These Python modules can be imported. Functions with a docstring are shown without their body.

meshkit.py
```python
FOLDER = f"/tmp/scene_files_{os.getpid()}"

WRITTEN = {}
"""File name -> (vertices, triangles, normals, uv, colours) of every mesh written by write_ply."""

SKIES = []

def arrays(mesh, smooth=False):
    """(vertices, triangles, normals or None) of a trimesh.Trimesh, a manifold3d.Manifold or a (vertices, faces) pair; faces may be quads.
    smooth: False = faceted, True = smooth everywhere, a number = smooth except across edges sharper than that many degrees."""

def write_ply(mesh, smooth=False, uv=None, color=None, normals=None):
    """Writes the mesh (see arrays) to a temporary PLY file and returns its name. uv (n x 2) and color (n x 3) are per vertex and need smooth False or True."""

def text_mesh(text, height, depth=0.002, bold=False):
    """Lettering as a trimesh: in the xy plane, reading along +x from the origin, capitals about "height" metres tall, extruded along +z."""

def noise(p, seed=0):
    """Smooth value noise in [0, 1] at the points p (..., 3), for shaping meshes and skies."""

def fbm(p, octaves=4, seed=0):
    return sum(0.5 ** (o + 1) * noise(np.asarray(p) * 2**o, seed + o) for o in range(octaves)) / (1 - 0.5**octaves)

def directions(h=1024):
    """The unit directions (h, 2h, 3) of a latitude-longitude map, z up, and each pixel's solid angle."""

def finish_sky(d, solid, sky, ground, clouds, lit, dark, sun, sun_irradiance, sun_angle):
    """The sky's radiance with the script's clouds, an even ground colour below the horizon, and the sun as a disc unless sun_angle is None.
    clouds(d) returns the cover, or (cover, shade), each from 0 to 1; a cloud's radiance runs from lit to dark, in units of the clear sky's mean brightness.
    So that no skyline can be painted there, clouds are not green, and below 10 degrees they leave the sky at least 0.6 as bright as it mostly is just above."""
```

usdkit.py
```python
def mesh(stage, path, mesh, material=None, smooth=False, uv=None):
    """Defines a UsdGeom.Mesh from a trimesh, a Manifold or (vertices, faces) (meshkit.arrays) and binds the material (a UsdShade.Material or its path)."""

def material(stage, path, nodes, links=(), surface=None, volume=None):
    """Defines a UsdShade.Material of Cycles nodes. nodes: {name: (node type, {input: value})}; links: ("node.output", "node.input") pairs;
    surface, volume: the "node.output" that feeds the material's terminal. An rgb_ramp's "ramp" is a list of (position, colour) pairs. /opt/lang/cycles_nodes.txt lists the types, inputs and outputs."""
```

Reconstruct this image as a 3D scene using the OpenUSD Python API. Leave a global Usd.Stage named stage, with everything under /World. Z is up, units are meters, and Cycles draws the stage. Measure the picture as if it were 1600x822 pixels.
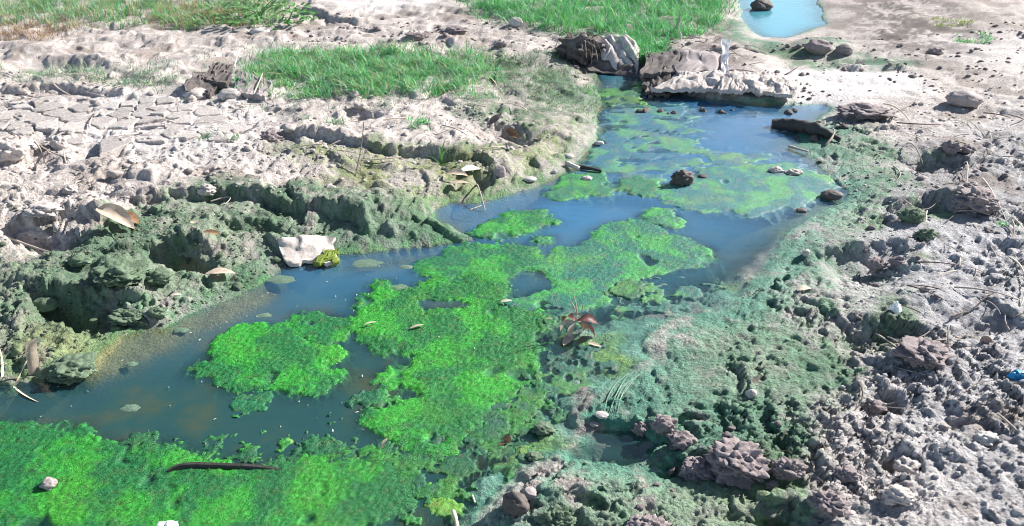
import math
import numpy as np
import trimesh
import shapely
import usdkit
from shapely.geometry import Polygon
from scipy.ndimage import gaussian_filter, map_coordinates, distance_transform_edt
from scipy.spatial import cKDTree, Voronoi
from pxr import Usd, UsdGeom, UsdLux, UsdShade, Gf, Vt, Sdf

stage = Usd.Stage.CreateInMemory()
UsdGeom.SetStageUpAxis(stage, 'Z')
UsdGeom.SetStageMetersPerUnit(stage, 1.0)
W = UsdGeom.Xform.Define(stage, '/World')
stage.SetDefaultPrim(W.GetPrim())
UsdGeom.Scope.Define(stage, '/World/Looks')

# ------------------------------------------------------------------ camera, sky, sun, exposure
CAM_H, PITCH, FPX = 1.5, math.radians(30), 1256.0
cam = UsdGeom.Camera.Define(stage, '/World/camera')
cam.AddTranslateOp().Set(Gf.Vec3d(0, 0, CAM_H))
cam.AddRotateXOp().Set(60.0)
cam.CreateHorizontalApertureAttr(36.0)
cam.CreateFocalLengthAttr(36.0 * FPX / 1600)
cam.CreateClippingRangeAttr(Gf.Vec2f(0.05, 2000))
cam.CreateExposureAttr(1.35)

SUN_AZ, SUN_EL = math.radians(30), math.radians(31)      # azimuth from +x towards +y
SUN = np.array([math.cos(SUN_AZ) * math.cos(SUN_EL), math.sin(SUN_AZ) * math.cos(SUN_EL), math.sin(SUN_EL)])
sun = UsdLux.DistantLight.Define(stage, '/World/sun')
sun.AddRotateXYZOp().Set(Gf.Vec3f(90 - math.degrees(SUN_EL), 0, math.degrees(SUN_AZ) + 90))
sun.CreateIntensityAttr(1.25)
sun.CreateAngleAttr(0.5)
sun.CreateColorAttr(Gf.Vec3f(1.0, 0.965, 0.92))
sun.CreateNormalizeAttr(True)
sky = UsdLux.DomeLight.Define(stage, '/World/sky')
sky_mat = usdkit.material(stage, '/World/Looks/sky', {
    'sky': ('sky_texture', {'sky_type': 'single_scattering', 'sun_disc': False, 'sun_elevation': SUN_EL, 'sun_rotation': math.atan2(SUN[0], SUN[1])}),
    'bg': ('background_shader', {'strength': 0.06})}, [('sky.color', 'bg.color')], surface='bg.background')
UsdShade.MaterialBindingAPI.Apply(sky.GetPrim()).Bind(sky_mat)
sky.GetPrim().SetCustomDataByKey('kind', 'structure')

# ------------------------------------------------------------------ helpers
RNG = np.random.default_rng(7)
PERM = np.random.default_rng(3).permutation(4096).astype(np.int32)
ANG = np.random.default_rng(4).random(4096) * 2 * np.pi
GX, GY = np.cos(ANG).astype(np.float32), np.sin(ANG).astype(np.float32)


def perlin(x, y, seed=0):
    x = np.asarray(x, np.float64) + seed * 17.37
    y = np.asarray(y, np.float64) + seed * 9.71
    xi, yi = np.floor(x).astype(np.int64), np.floor(y).astype(np.int64)
    fx, fy = (x - xi).astype(np.float32), (y - yi).astype(np.float32)
    u, v = fx * fx * fx * (fx * (fx * 6 - 15) + 10), fy * fy * fy * (fy * (fy * 6 - 15) + 10)

    def g(a, b):
        k = PERM[(PERM[(xi + a) & 4095] + yi + b) & 4095]
        return GX[k] * (fx - a) + GY[k] * (fy - b)
    n0 = g(0, 0) * (1 - u) + g(1, 0) * u
    n1 = g(0, 1) * (1 - u) + g(1, 1) * u
    return (n0 * (1 - v) + n1 * v) * 1.5


def fbm(x, y, size, octaves=3, seed=0, rough=0.5):
    x, y = np.asarray(x), np.asarray(y)
    return sum(rough ** o * perlin(x / size * 2 ** o, y / size * 2 ** o, seed + o) for o in range(octaves))


def sstep(a, b, x):
    t = np.clip((x - a) / (b - a), 0, 1)
    return t * t * (3 - 2 * t)


def G(px, py, z=0.0):
    """The point of the level z that the photograph shows at (px, py)."""
    a, b = (px - 800) / FPX, -(py - 411) / FPX
    d = np.array([a, math.cos(PITCH) + b * math.sin(PITCH), -math.sin(PITCH) + b * math.cos(PITCH)])
    t = (z - CAM_H) / d[2]
    return np.array([d[0] * t, d[1] * t, z])


def poly(pts, z=0.0):
    p = Polygon([G(x, y, z)[:2] for x, y in pts])
    return p if p.is_valid else p.buffer(0)


def pxsize(px, py, z=0.0):
    """Metres per photograph pixel, across, at that place."""
    return G(px + 1, py, z)[0] - G(px, py, z)[0]


X0, X1, Y0, Y1, RES = -8.0, 8.0, 0.5, 11.0, 0.0125
NX, NY = int((X1 - X0) / RES), int((Y1 - Y0) / RES)


def raster(shape):
    out = np.zeros((NY, NX), bool)
    for s in (getattr(shape, 'geoms', None) or [shape]):
        a, b, c, d = s.bounds
        i0, i1 = max(0, int((a - X0) / RES) - 1), min(NX, int((c - X0) / RES) + 2)
        j0, j1 = max(0, int((b - Y0) / RES) - 1), min(NY, int((d - Y0) / RES) + 2)
        if i1 <= i0 or j1 <= j0:
            continue
        xs, ys = np.meshgrid(X0 + np.arange(i0, i1) * RES, Y0 + np.arange(j0, j1) * RES)
        shapely.prepare(s)
        out[j0:j1, i0:i1] |= shapely.contains_xy(s, xs.ravel(), ys.ravel()).reshape(xs.shape)
    return out


def sample(grid, x, y):
    return map_coordinates(grid, [(np.asarray(y) - Y0) / RES, (np.asarray(x) - X0) / RES], order=1, mode='nearest')


def mask(items, z=0.05):
    """A soft map from (polygon, blur in metres, weight) items."""
    out = np.zeros((NY, NX), np.float32)
    for pts, blur, wt in items:
        out = np.maximum(out, gaussian_filter(raster(poly(pts, z)).astype(np.float32), blur / RES) * wt)
    return out


# ------------------------------------------------------------------ layout of the stream
STREAM = [(-700, 660), (-150, 628), (0, 606), (60, 598), (110, 580), (150, 562), (165, 545), (190, 525), (215, 517), (262, 512), (300, 490), (350, 470), (400, 447), (425, 432),
          (445, 412), (500, 408), (530, 398), (600, 392), (660, 385), (738, 374), (705, 357), (682, 342), (684, 325), (702, 316), (742, 317), (790, 308), (830, 296), (850, 285),
          (880, 270), (905, 252), (912, 238), (932, 222), (938, 200), (930, 185), (930, 170), (945, 158), (1000, 158), (1050, 153), (1100, 156), (1150, 161), (1200, 164), (1240, 164), (1290, 166), (1300, 172),
          (1285, 182), (1262, 196), (1240, 212), (1246, 230), (1270, 250), (1292, 275), (1315, 297), (1308, 318), (1270, 335), (1236, 355), (1215, 380), (1198, 410), (1185, 432),
          (1160, 452), (1148, 480), (1130, 492), (1080, 490), (1040, 500), (1012, 520), (1000, 545), (1015, 560), (990, 572), (965, 600), (935, 630), (920, 650), (905, 658), (940, 668), (985, 680), (1005, 700),
          (1000, 722), (960, 718), (900, 706), (830, 712), (795, 735), (772, 770), (745, 800), (735, 830), (700, 1010), (-700, 1010)]
CHANNEL = [(925, 105), (958, 110), (1000, 122), (1012, 150), (985, 166), (940, 166), (936, 140)]
POOL = [(1150, -60), (1290, -60), (1275, 0), (1288, 38), (1262, 50), (1225, 60), (1195, 58), (1172, 47), (1160, 25)]
water_shape = shapely.union_all([poly(STREAM), poly(CHANNEL), poly(POOL)])
WATER = raster(water_shape)
SD = (distance_transform_edt(~WATER) - distance_transform_edt(WATER)).astype(np.float32) * RES      # + on land
LEFT = mask([([(-3000, -150), (1130, -150), (1150, 40), (1000, 120), (945, 160), (930, 230), (740, 365), (560, 388), (430, 430), (200, 520), (0, 620), (-900, 700), (-3000, 900)], 0.06, 1)])
SHALLOW = mask([([(830, 490), (960, 452), (1120, 415), (1215, 345), (1330, 290), (1400, 400), (1330, 560), (1100, 760), (700, 900), (690, 800), (660, 760), (735, 690), (800, 610), (845, 560)], 0.05, 1)])
SHORE = mask([([(140, 500), (230, 480), (300, 462), (400, 430), (450, 425), (430, 452), (330, 500), (260, 528), (190, 566), (120, 590), (90, 560)], 0.03, 1), ([(520, 398), (740, 372), (740, 386), (540, 410)], .02, .8), ([(690, 312), (800, 306), (880, 270), (900, 275), (850, 305), (780, 330), (700, 340)], .04, .8)])
MIDDEEP = mask([([(930, 150), (1310, 150), (1330, 300), (1230, 340), (1100, 330), (860, 300), (850, 280)], 0.06, 1)])

# raised and sunk places of the land: (px, py, rx, ry, height, z of the place)
BUMPS = [
    # left bank, near
    (290, 398, 44, 17, -0.19, .07), (330, 372, 70, 22, 0.03, .06), (110, 478, 52, 22, -0.13, .05), (60, 430, 60, 25, 0.03, .05), (205, 415, 62, 24, 0.05, .05), (215, 492, 46, 14, 0.03, .03),
    (120, 455, 30, 12, 0.03, .05), (45, 480, 50, 16, 0.03, .05), (100, 560, 60, 26, 0.035, .02), (170, 505, 40, 10, -0.01, .02), (70, 365, 60, 14, -0.06, .09), (150, 335, 60, 12, 0.05, .1),
    (400, 345, 60, 10, -0.05, .08), (450, 372, 50, 14, 0.03, .04), (350, 385, 55, 14, 0.0, .05), (40, 330, 45, 14, 0.04, .1), (15, 225, 32, 22, 0.09, .12), (150, 228, 36, 10, -0.05, .12),
    (60, 240, 40, 12, -0.03, .12), (100, 280, 40, 10, 0.02, .12), (230, 265, 60, 8, 0.02, .12), (20, 290, 40, 14, 0.03, .12), (290, 300, 40, 10, 0.03, .1),
    (555, 288, 50, 10, -0.03, .08), (620, 315, 55, 16, 0.045, .05), (600, 350, 40, 18, 0.045, .03), (690, 352, 40, 12, 0.03, .02), (650, 366, 60, 8, 0.02, .02),
    (760, 250, 60, 10, 0.03, .08), (750, 268, 20, 8, -0.05, .08), (785, 196, 60, 15, -0.09, .1), (560, 172, 26, 8, -0.06, .12), (75, 92, 75, 14, -0.07, .12), (120, 105, 30, 8, 0.04, .12), (480, 205, 40, 6, 0.02, .11),
    (760, 130, 60, 14, 0.0, .11), (620, 62, 22, 6, 0.05, .12), (715, 52, 20, 5, 0.05, .12), (640, 70, 50, 10, 0.04, .12),
    (840, 70, 60, 20, 0.06, .12), (880, 190, 50, 30, 0.015, .06), (860, 120, 60, 30, 0.02, .09),
    # the dam of debris between the pools
    (960, 85, 60, 18, 0.08, .05), (905, 80, 40, 12, 0.05, .05), (1090, 85, 70, 22, 0.09, .05), (1150, 100, 60, 16, 0.05, .05), (1060, 140, 40, 10, -.03, .02), (1140, 130, 90, 12, 0.03, .03), (1040, 115, 30, 12, 0.03, .04), (1030, 145, 40, 8, -.05, .02),
    # right bank
    (1280, 72, 50, 14, 0.10, .05), (1330, 100, 60, 8, -0.03, .04), (1290, 125, 130, 22, 0.02, .05), (1345, 168, 45, 12, 0.05, .05), (1400, 150, 70, 12, 0.03, .05),
    (1360, 405, 66, 30, -0.085, .05), (1460, 250, 46, 13, -0.05, .06), (1480, 225, 60, 10, 0.04, .06), (1450, 315, 60, 14, -0.07, .06), (1510, 310, 45, 22, 0.05, .06), (1420, 350, 50, 14, 0.03, .05), (1390, 345, 22, 10, -0.05, .05),
    (1430, 455, 60, 22, 0.04, .05), (1360, 522, 60, 22, -0.05, .05), (1530, 495, 60, 22, -0.055, .07), (1440, 545, 60, 16, 0.02, .06), (1480, 535, 50, 10, -0.03, .06), (1385, 622, 48, 14, -0.06, .06), (1330, 560, 50, 10, -0.03, .05),
    (1250, 420, 30, 12, -0.02, .02), (1545, 610, 50, 16, 0.025, .08), (1520, 650, 30, 8, -0.03, .08), (1450, 700, 60, 18, 0.03, .07), (1410, 720, 36, 10, -0.045, .07), (1400, 770, 40, 12, 0.025, .07), (1560, 760, 50, 20, 0.02, .08),
    (1080, 652, 26, 8, -0.04, .03), (1040, 675, 40, 10, 0.04, .03), (1130, 705, 70, 26, 0.045, .04), (1060, 735, 60, 14, -0.045, .02), (1240, 755, 50, 14, -0.03, .04), (1230, 805, 34, 16, -0.05, .05), (1300, 790, 50, 16, 0.04, .06),
    (965, 700, 56, 22, -0.10, .01), (1180, 810, 40, 14, -0.02, .03), (1150, 615, 60, 12, -0.015, .03),
    (890, 758, 95, 30, 0.05, .03), (950, 790, 110, 40, 0.04, .03), (850, 800, 80, 40, 0.035, .02), (905, 778, 30, 16, -0.05, .05), (960, 762, 36, 12, -0.03, .05), (830, 728, 24, 10, -0.03, .03), (1090, 780, 90, 26, 0.015, .03),
    (1500, 400, 60, 20, 0.02, .07), (1560, 380, 40, 12, -0.03, .07), (1590, 210, 40, 16, 0.03, .08), (1555, 175, 60, 6, -0.03, .06), (1500, 85, 60, 8, 0.03, .05), (1580, 130, 30, 8, 0.04, .05),
]
# steps whose low side is the one nearer to the path: (points, height, reach of the upper side, width of the face, z)
LEDGES = [
    ([(415, 216), (470, 214), (545, 222), (600, 232), (660, 232), (740, 240), (790, 262)], 0.065, 0.35, 0.03, .07),
    ([(195, 330), (265, 300), (330, 302), (400, 306), (440, 318), (500, 318), (540, 332), (590, 356)], 0.08, 0.40, 0.03, .07),
    ([(-100, 385), (0, 372), (40, 350), (110, 345), (190, 352)], 0.07, 0.30, 0.03, .07),
    ([(-120, 150), (0, 135), (80, 132), (150, 140), (240, 148)], 0.06, 0.45, 0.04, .10),
    ([(120, 430), (160, 402), (240, 395), (300, 380), (350, 392)], 0.05, 0.2, 0.025, .04),
    ([(75, 470), (110, 450), (160, 462), (230, 470)], 0.05, 0.2, 0.025, .03),
    ([(630, 338), (680, 342), (735, 372)], 0.03, 0.12, 0.02, .02),
    ([(270, 148), (330, 132), (400, 140), (440, 132)], 0.05, 0.25, 0.03, .09),
    ([(465, 5), (520, 24), (560, 31), (590, 25)], 0.07, 0.5, 0.05, .10),
    ([(660, 22), (690, 12), (760, 14)], 0.05, 0.5, 0.05, .10),
    ([(1020, 150), (1060, 140), (1120, 146), (1200, 153), (1240, 155)], 0.045, 0.25, 0.03, .03),
    ([(1290, 105), (1340, 109), (1420, 108)], 0.05, 0.35, 0.04, .04),
    ([(885, 662), (930, 664), (975, 672), (1020, 672), (1060, 660), (1110, 690)], 0.05, 0.15, 0.022, .015),
    ([(1210, 780), (1250, 772), (1290, 800)], 0.04, 0.12, 0.02, .04),
    ([(1290, 395), (1330, 374), (1400, 372), (1432, 395)], 0.035, 0.1, 0.02, .05),
    ([(1400, 312), (1440, 296), (1500, 300), (1545, 330)], 0.04, 0.15, 0.025, .06),
    ([(1330, 512), (1390, 500), (1450, 518), (1500, 520)], 0.035, 0.12, 0.025, .05),
    ([(1470, 480), (1520, 462), (1590, 478)], 0.03, 0.15, 0.025, .06),
    ([(1420, 248), (1460, 232), (1520, 250), (1600, 256)], 0.035, 0.15, 0.025, .06),
    ([(900, 60), (960, 88), (1005, 108)], 0.06, 0.15, 0.03, .04),
]


def features(x, y):
    out = np.zeros_like(x)
    for px, py, rx, ry, h, z in BUMPS:
        c, ax, ay = G(px, py, z), None, None
        rxm = abs(G(px + rx, py, z)[0] - c[0])
        rym = abs(G(px, py - ry, z)[1] - G(px, py + ry, z)[1]) / 2
        lean = c[0] / c[1]
        sel = (np.abs(y - c[1]) < 2.2 * rym) & (np.abs(x - c[0]) < 2.2 * rxm + abs(lean) * 2.2 * rym)
        if not sel.any():
            continue
        b = (y[sel] - c[1]) / rym
        a = (x[sel] - c[0] - lean * (y[sel] - c[1])) / rxm
        r = np.sqrt(a * a + b * b)
        out[sel] += (0.55 if h > 0 else .85) * h * (1 - sstep(0.3, 1.4, r))
    for pts, h, reach, face, z in LEDGES:
        h, face = 0.54 * h, face * 1.0
        p = np.array([G(a, b, z)[:2] for a, b in pts])
        lo, hi = p.min(0) - 4 * reach, p.max(0) + 4 * reach
        sel = (x > lo[0]) & (x < hi[0]) & (y > lo[1]) & (y < hi[1])
        if not sel.any():
            continue
        q = np.stack([x[sel], y[sel]], 1)
        best, side, along = np.full(len(q), 1e9), np.zeros(len(q)), np.zeros(len(q))
        seg = np.linalg.norm(np.diff(p, axis=0), axis=1)
        start = np.concatenate([[0], np.cumsum(seg)])
        for k in range(len(p) - 1):
            e = p[k + 1] - p[k]
            t = ((q - p[k]) @ e) / (e @ e)
            tc = np.clip(t, 0, 1)
            d = q - p[k] - tc[:, None] * e
            dist = np.hypot(d[:, 0], d[:, 1])
            near = dist < best
            best = np.where(near, dist, best)
            s = e[0] * (q[:, 1] - p[k][1]) - e[1] * (q[:, 0] - p[k][0])
            side = np.where(near, np.sign(s), side)
            along = np.where(near, (start[k] + tc * seg[k]) / start[-1], along)
            over = np.where((t < 0) & (k == 0), -t * seg[k], np.where((t > 1) & (k == len(p) - 2), (t - 1) * seg[k], 0))
            off = over if k == 0 else np.where(near, over, off)
        upper = h * np.exp(-best / reach)
        lower = h * (1 - sstep(0, face, best)) 
        # a shallow scour at the foot
        lower = lower - 0.25 * h * sstep(0, face, best) * np.exp(-np.maximum(best - face, 0) / 0.06)
        v = np.where(side > 0, upper, lower)
        fade = sstep(0, 0.14, along) * sstep(0, 0.14, 1 - along)
        out[sel] += v * fade * np.exp(-(off / 0.05) ** 2)
    return out


def billow(x, y, size, seed):
    return np.abs(perlin(x / size, y / size, seed))


def height(x, y):
    x, y = np.asarray(x, float), np.asarray(y, float)
    wx = x + 0.05 * fbm(x, y, 0.35, 2, 51) + 0.005 * fbm(x, y, 0.08, 2, 53)
    wy = y + 0.05 * fbm(x, y, 0.35, 2, 61) + 0.005 * fbm(x, y, 0.08, 2, 63)
    sd = sample(SD, x * .4 + wx * .6, y * .4 + wy * .6)
    left, shal, mid = sample(LEFT, x, y), sample(SHALLOW, x, y), sample(MIDDEEP, x, y)
    near = np.clip(sd, 0, None)
    land = left * 0.075 * (1 - np.exp(-near / 0.42)) + (1 - left) * (0.022 * (1 - np.exp(-near / 0.10)) + 0.05 * (1 - np.exp(-near / 1.0)))
    shore = sample(SHORE, x, y)
    depth = 0.16 * (1 - shal) * (1 - mid * .7) * (1 - .86 * shore) + 0.007 * shal
    bed = -depth * (1 - np.exp(np.clip(sd, None, 0) / (0.16 - .08 * shal)))
    on = sstep(-0.02, 0.10, sd)
    base = np.where(sd > 0, land, bed)
    f = features(wx, wy)
    # only sunk channels reach under the water
    h = base + f * sstep(-0.08, 0.03, sd)
    gap = (np.clip(y, .9, 60) ** 2 + 2.25) / 1884 * 1.4          # how finely the ground sheet is divided here

    def amp(a, size):
        return a * sstep(size / 1.8, size / 4.0, gap)
    right = 1 - left
    lump = 0.010 * fbm(x, y, 0.30, 2, 1) * (0.4 + left * .8) + amp(0.004, .11) * (billow(wx, wy, 0.11, 5) * 2 - .6) * (0.25 + left * .75) + amp(0.004, .05) * fbm(wx, wy, 0.05, 2, 9)
    lump += left * (0.012 * sstep(-.05, .05, fbm(wx, wy, .24, 2, 301)) + amp(.008, .08) * sstep(-.06, .06, fbm(wx, wy, .11, 2, 303)) - .010) + right * (0.005 * sstep(-.06, .06, fbm(wx, wy, .16, 2, 305)) - .002)
    lump += sstep(4.2, 5.2, y) * (.018 * fbm(x / 2.2, y, .16, 3, 311) - .014 * np.abs(perlin(x / .5, y / .2, 313)))
    lump += amp(0.006, .05) * np.clip(billow(wx, wy, 0.055, 15) - .1, 0, .6) * left
    # trodden mud: rounded pits with sharp rims between them
    p1, p2 = .45 - np.abs(perlin(wx / .026, wy / .026, 21)), .45 - np.abs(perlin(x / .0145, y / .0145, 23))
    pits = amp(.0095, .026) * p1 * (1 - right * .35 * (1 - sstep(.12, .65, sd))) + amp(.0115, .0145) * p2 + amp(.0045, .010) * perlin(x / .010, y / .010, 33) + amp(0.004, .045) * perlin(x / 0.045, y / 0.045, 25)
    pits = pits * right + left * (amp(.011, .03) * np.abs(perlin(wx / 0.028, wy / 0.028, 27)) + amp(.009, .015) * np.abs(perlin(x / 0.014, y / 0.014, 29)))
    pock = -.013 * sstep(.12, .42, perlin(wx / .040 + .4 * wy / .04, wy / .055, 35)) - .007 * sstep(.15, .45, perlin(x / .020, y / .026, 37))
    pits = pits + right * amp(1, .045) * pock * (.5 + .5 * sstep(-.2, .3, fbm(x, y, .3, 2, 93)))
    grain = amp(.0035, .0085) * perlin(x / 0.0085, y / 0.0085, 31)
    calm = 1 - right * .6 * (1 - sstep(.12, .65, sd))
    patch = 0.40 + 1.0 * sstep(-.3, .5, fbm(x, y, .45, 2, 91))
    h = h + on * (lump * calm + pits * patch + grain)
    h = h + (1 - on) * (amp(0.006, .06) * fbm(x, y, 0.12, 3, 41) + shal * 0.010 * fbm(x, y * 1.0, 0.10, 3, 44) + shal * amp(.003, .02) * perlin(x / .02, y / .02, 46))
    return h


# ------------------------------------------------------------------ naming
used = {}


def numbered(name, parent='/World'):
    k = (parent, name)
    used[k] = used.get(k, -1) + 1
    return f'{parent}/{name}' if used[k] == 0 else f'{parent}/{name}_{used[k]:03d}'


def tag(prim, label=None, cat=None, group=None, kind=None):
    prim = prim.GetPrim() if hasattr(prim, 'GetPrim') else prim
    for k, v in (('label', label), ('category', cat), ('group', group), ('kind', kind)):
        if v:
            prim.SetCustomDataByKey(k, v)
    return prim


def obj(name, mesh, mat, parent=None, smooth=False, tint=None):
    base = str(parent.GetPath()) if parent is not None else '/World'
    m = usdkit.mesh(stage, numbered(name, base), mesh, mat, smooth=smooth)
    if tint is not None:
        tint = np.asarray(tint, np.float32)
        UsdGeom.PrimvarsAPI(m).CreatePrimvar('tint', Sdf.ValueTypeNames.Color3fArray, 'vertex').Set(Vt.Vec3fArray.FromNumpy(tint))
    return m.GetPrim()


def thing(name, label, cat, loc=(0, 0, 0), rotz=0.0, group=None, scale=None, rot=None):
    x = UsdGeom.Xform.Define(stage, numbered(name))
    x.AddTranslateOp().Set(Gf.Vec3d(*map(float, loc)))
    x.AddRotateXYZOp().Set(Gf.Vec3f(*(map(float, rot) if rot is not None else (0, 0, math.degrees(rotz)))))
    x.AddScaleOp().Set(Gf.Vec3f(*(map(float, scale) if scale is not None else (1, 1, 1))))
    return tag(x, label, cat, group)


def copy(root, name, label, cat, loc, rot, scale, group=None):
    p = thing(name, label, cat, loc, group=group, scale=scale, rot=rot)
    p.GetReferences().AddInternalReference(root.GetPath())
    p.SetInstanceable(True)
    return p


# ------------------------------------------------------------------ materials
def simple(name, color, rough=0.8, bump=0.0, bscale=200.0, vary=0.25, vscale=30.0, spec=0.3, trans=None):
    nodes = {'tc': ('texture_coordinate', {}),
             'n': ('noise_texture', {'scale': vscale, 'detail': 5.0, 'roughness': 0.65}),
             'r': ('rgb_ramp', {'ramp': [(0.3, tuple(c * (1 - vary) for c in color)), (0.7, tuple(min(1, c * (1 + vary)) for c in color))]}),
             'b': ('noise_texture', {'scale': bscale, 'detail': 4.0, 'roughness': 0.6}),
             'bp': ('bump', {'strength': min(1.0, bump), 'distance': 0.004}),
             'p': ('principled_bsdf', {'roughness': rough, 'specular_ior_level': spec})}
    links = [('tc.object', 'n.vector'), ('n.fac', 'r.fac'), ('r.color', 'p.base_color'), ('tc.object', 'b.vector'), ('b.fac', 'bp.height')]
    if bump > 0:
        links.append(('bp.normal', 'p.normal'))
    out = 'p.BSDF'
    if trans:
        nodes['t'] = ('translucent_bsdf', {})
        nodes['m'] = ('mix_closure', {'fac': trans})
        links += [('r.color', 't.color'), ('p.BSDF', 'm.closure1'), ('t.BSDF', 'm.closure2')]
        out = 'm.closure'
    return usdkit.material(stage, f'/World/Looks/{name}', nodes, links, surface=out)


def tinted(name, rough=0.85, bump=0.5, bscale=180.0, bdist=0.004, vary=(0.72, 1.25), vscale=60.0, spec=0.25, trans=None, stretch=(1, 1, 1)):
    """Colour from the mesh's own tint, with grain."""
    nodes = {'a': ('attribute', {'attribute': 'tint'}), 'tc': ('texture_coordinate', {}), 'mp': ('mapping', {'scale': stretch}),
             'n': ('noise_texture', {'scale': vscale, 'detail': 6.0, 'roughness': 0.7}),
             'r': ('rgb_ramp', {'ramp': [(0.3, (vary[0],) * 3), (0.7, (vary[1],) * 3)]}),
             'm': ('mix_color', {'blend_type': 'multiply', 'fac': 1.0}),
             'b': ('noise_texture', {'scale': bscale, 'detail': 5.0, 'roughness': 0.65}),
             'bp': ('bump', {'strength': bump, 'distance': bdist}),
             'p': ('principled_bsdf', {'roughness': rough, 'specular_ior_level': spec})}
    links = [('tc.object', 'mp.vector'), ('mp.vector', 'n.vector'), ('n.fac', 'r.fac'), ('a.color', 'm.a'), ('r.color', 'm.b'), ('m.result', 'p.base_color'),
             ('mp.vector', 'b.vector'), ('b.fac', 'bp.height'), ('bp.normal', 'p.normal')]
    if name == 'soil':
        nodes['wa'] = ('attribute', {'attribute': 'wet'})
        nodes['wm'] = ('math', {'math_type': 'multiply_add', 'value2': -0.48, 'value3': 0.85})
        links += [('wa.fac', 'wm.value1'), ('wm.value', 'p.roughness')]
    out = 'p.BSDF'
    if trans:
        nodes['t'] = ('translucent_bsdf', {})
        nodes['mc'] = ('mix_closure', {'fac': trans})
        links += [('m.result', 't.color'), ('p.BSDF', 'mc.closure1'), ('t.BSDF', 'mc.closure2')]
        out = 'mc.closure'
    return usdkit.material(stage, f'/World/Looks/{name}', nodes, links, surface=out)


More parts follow.
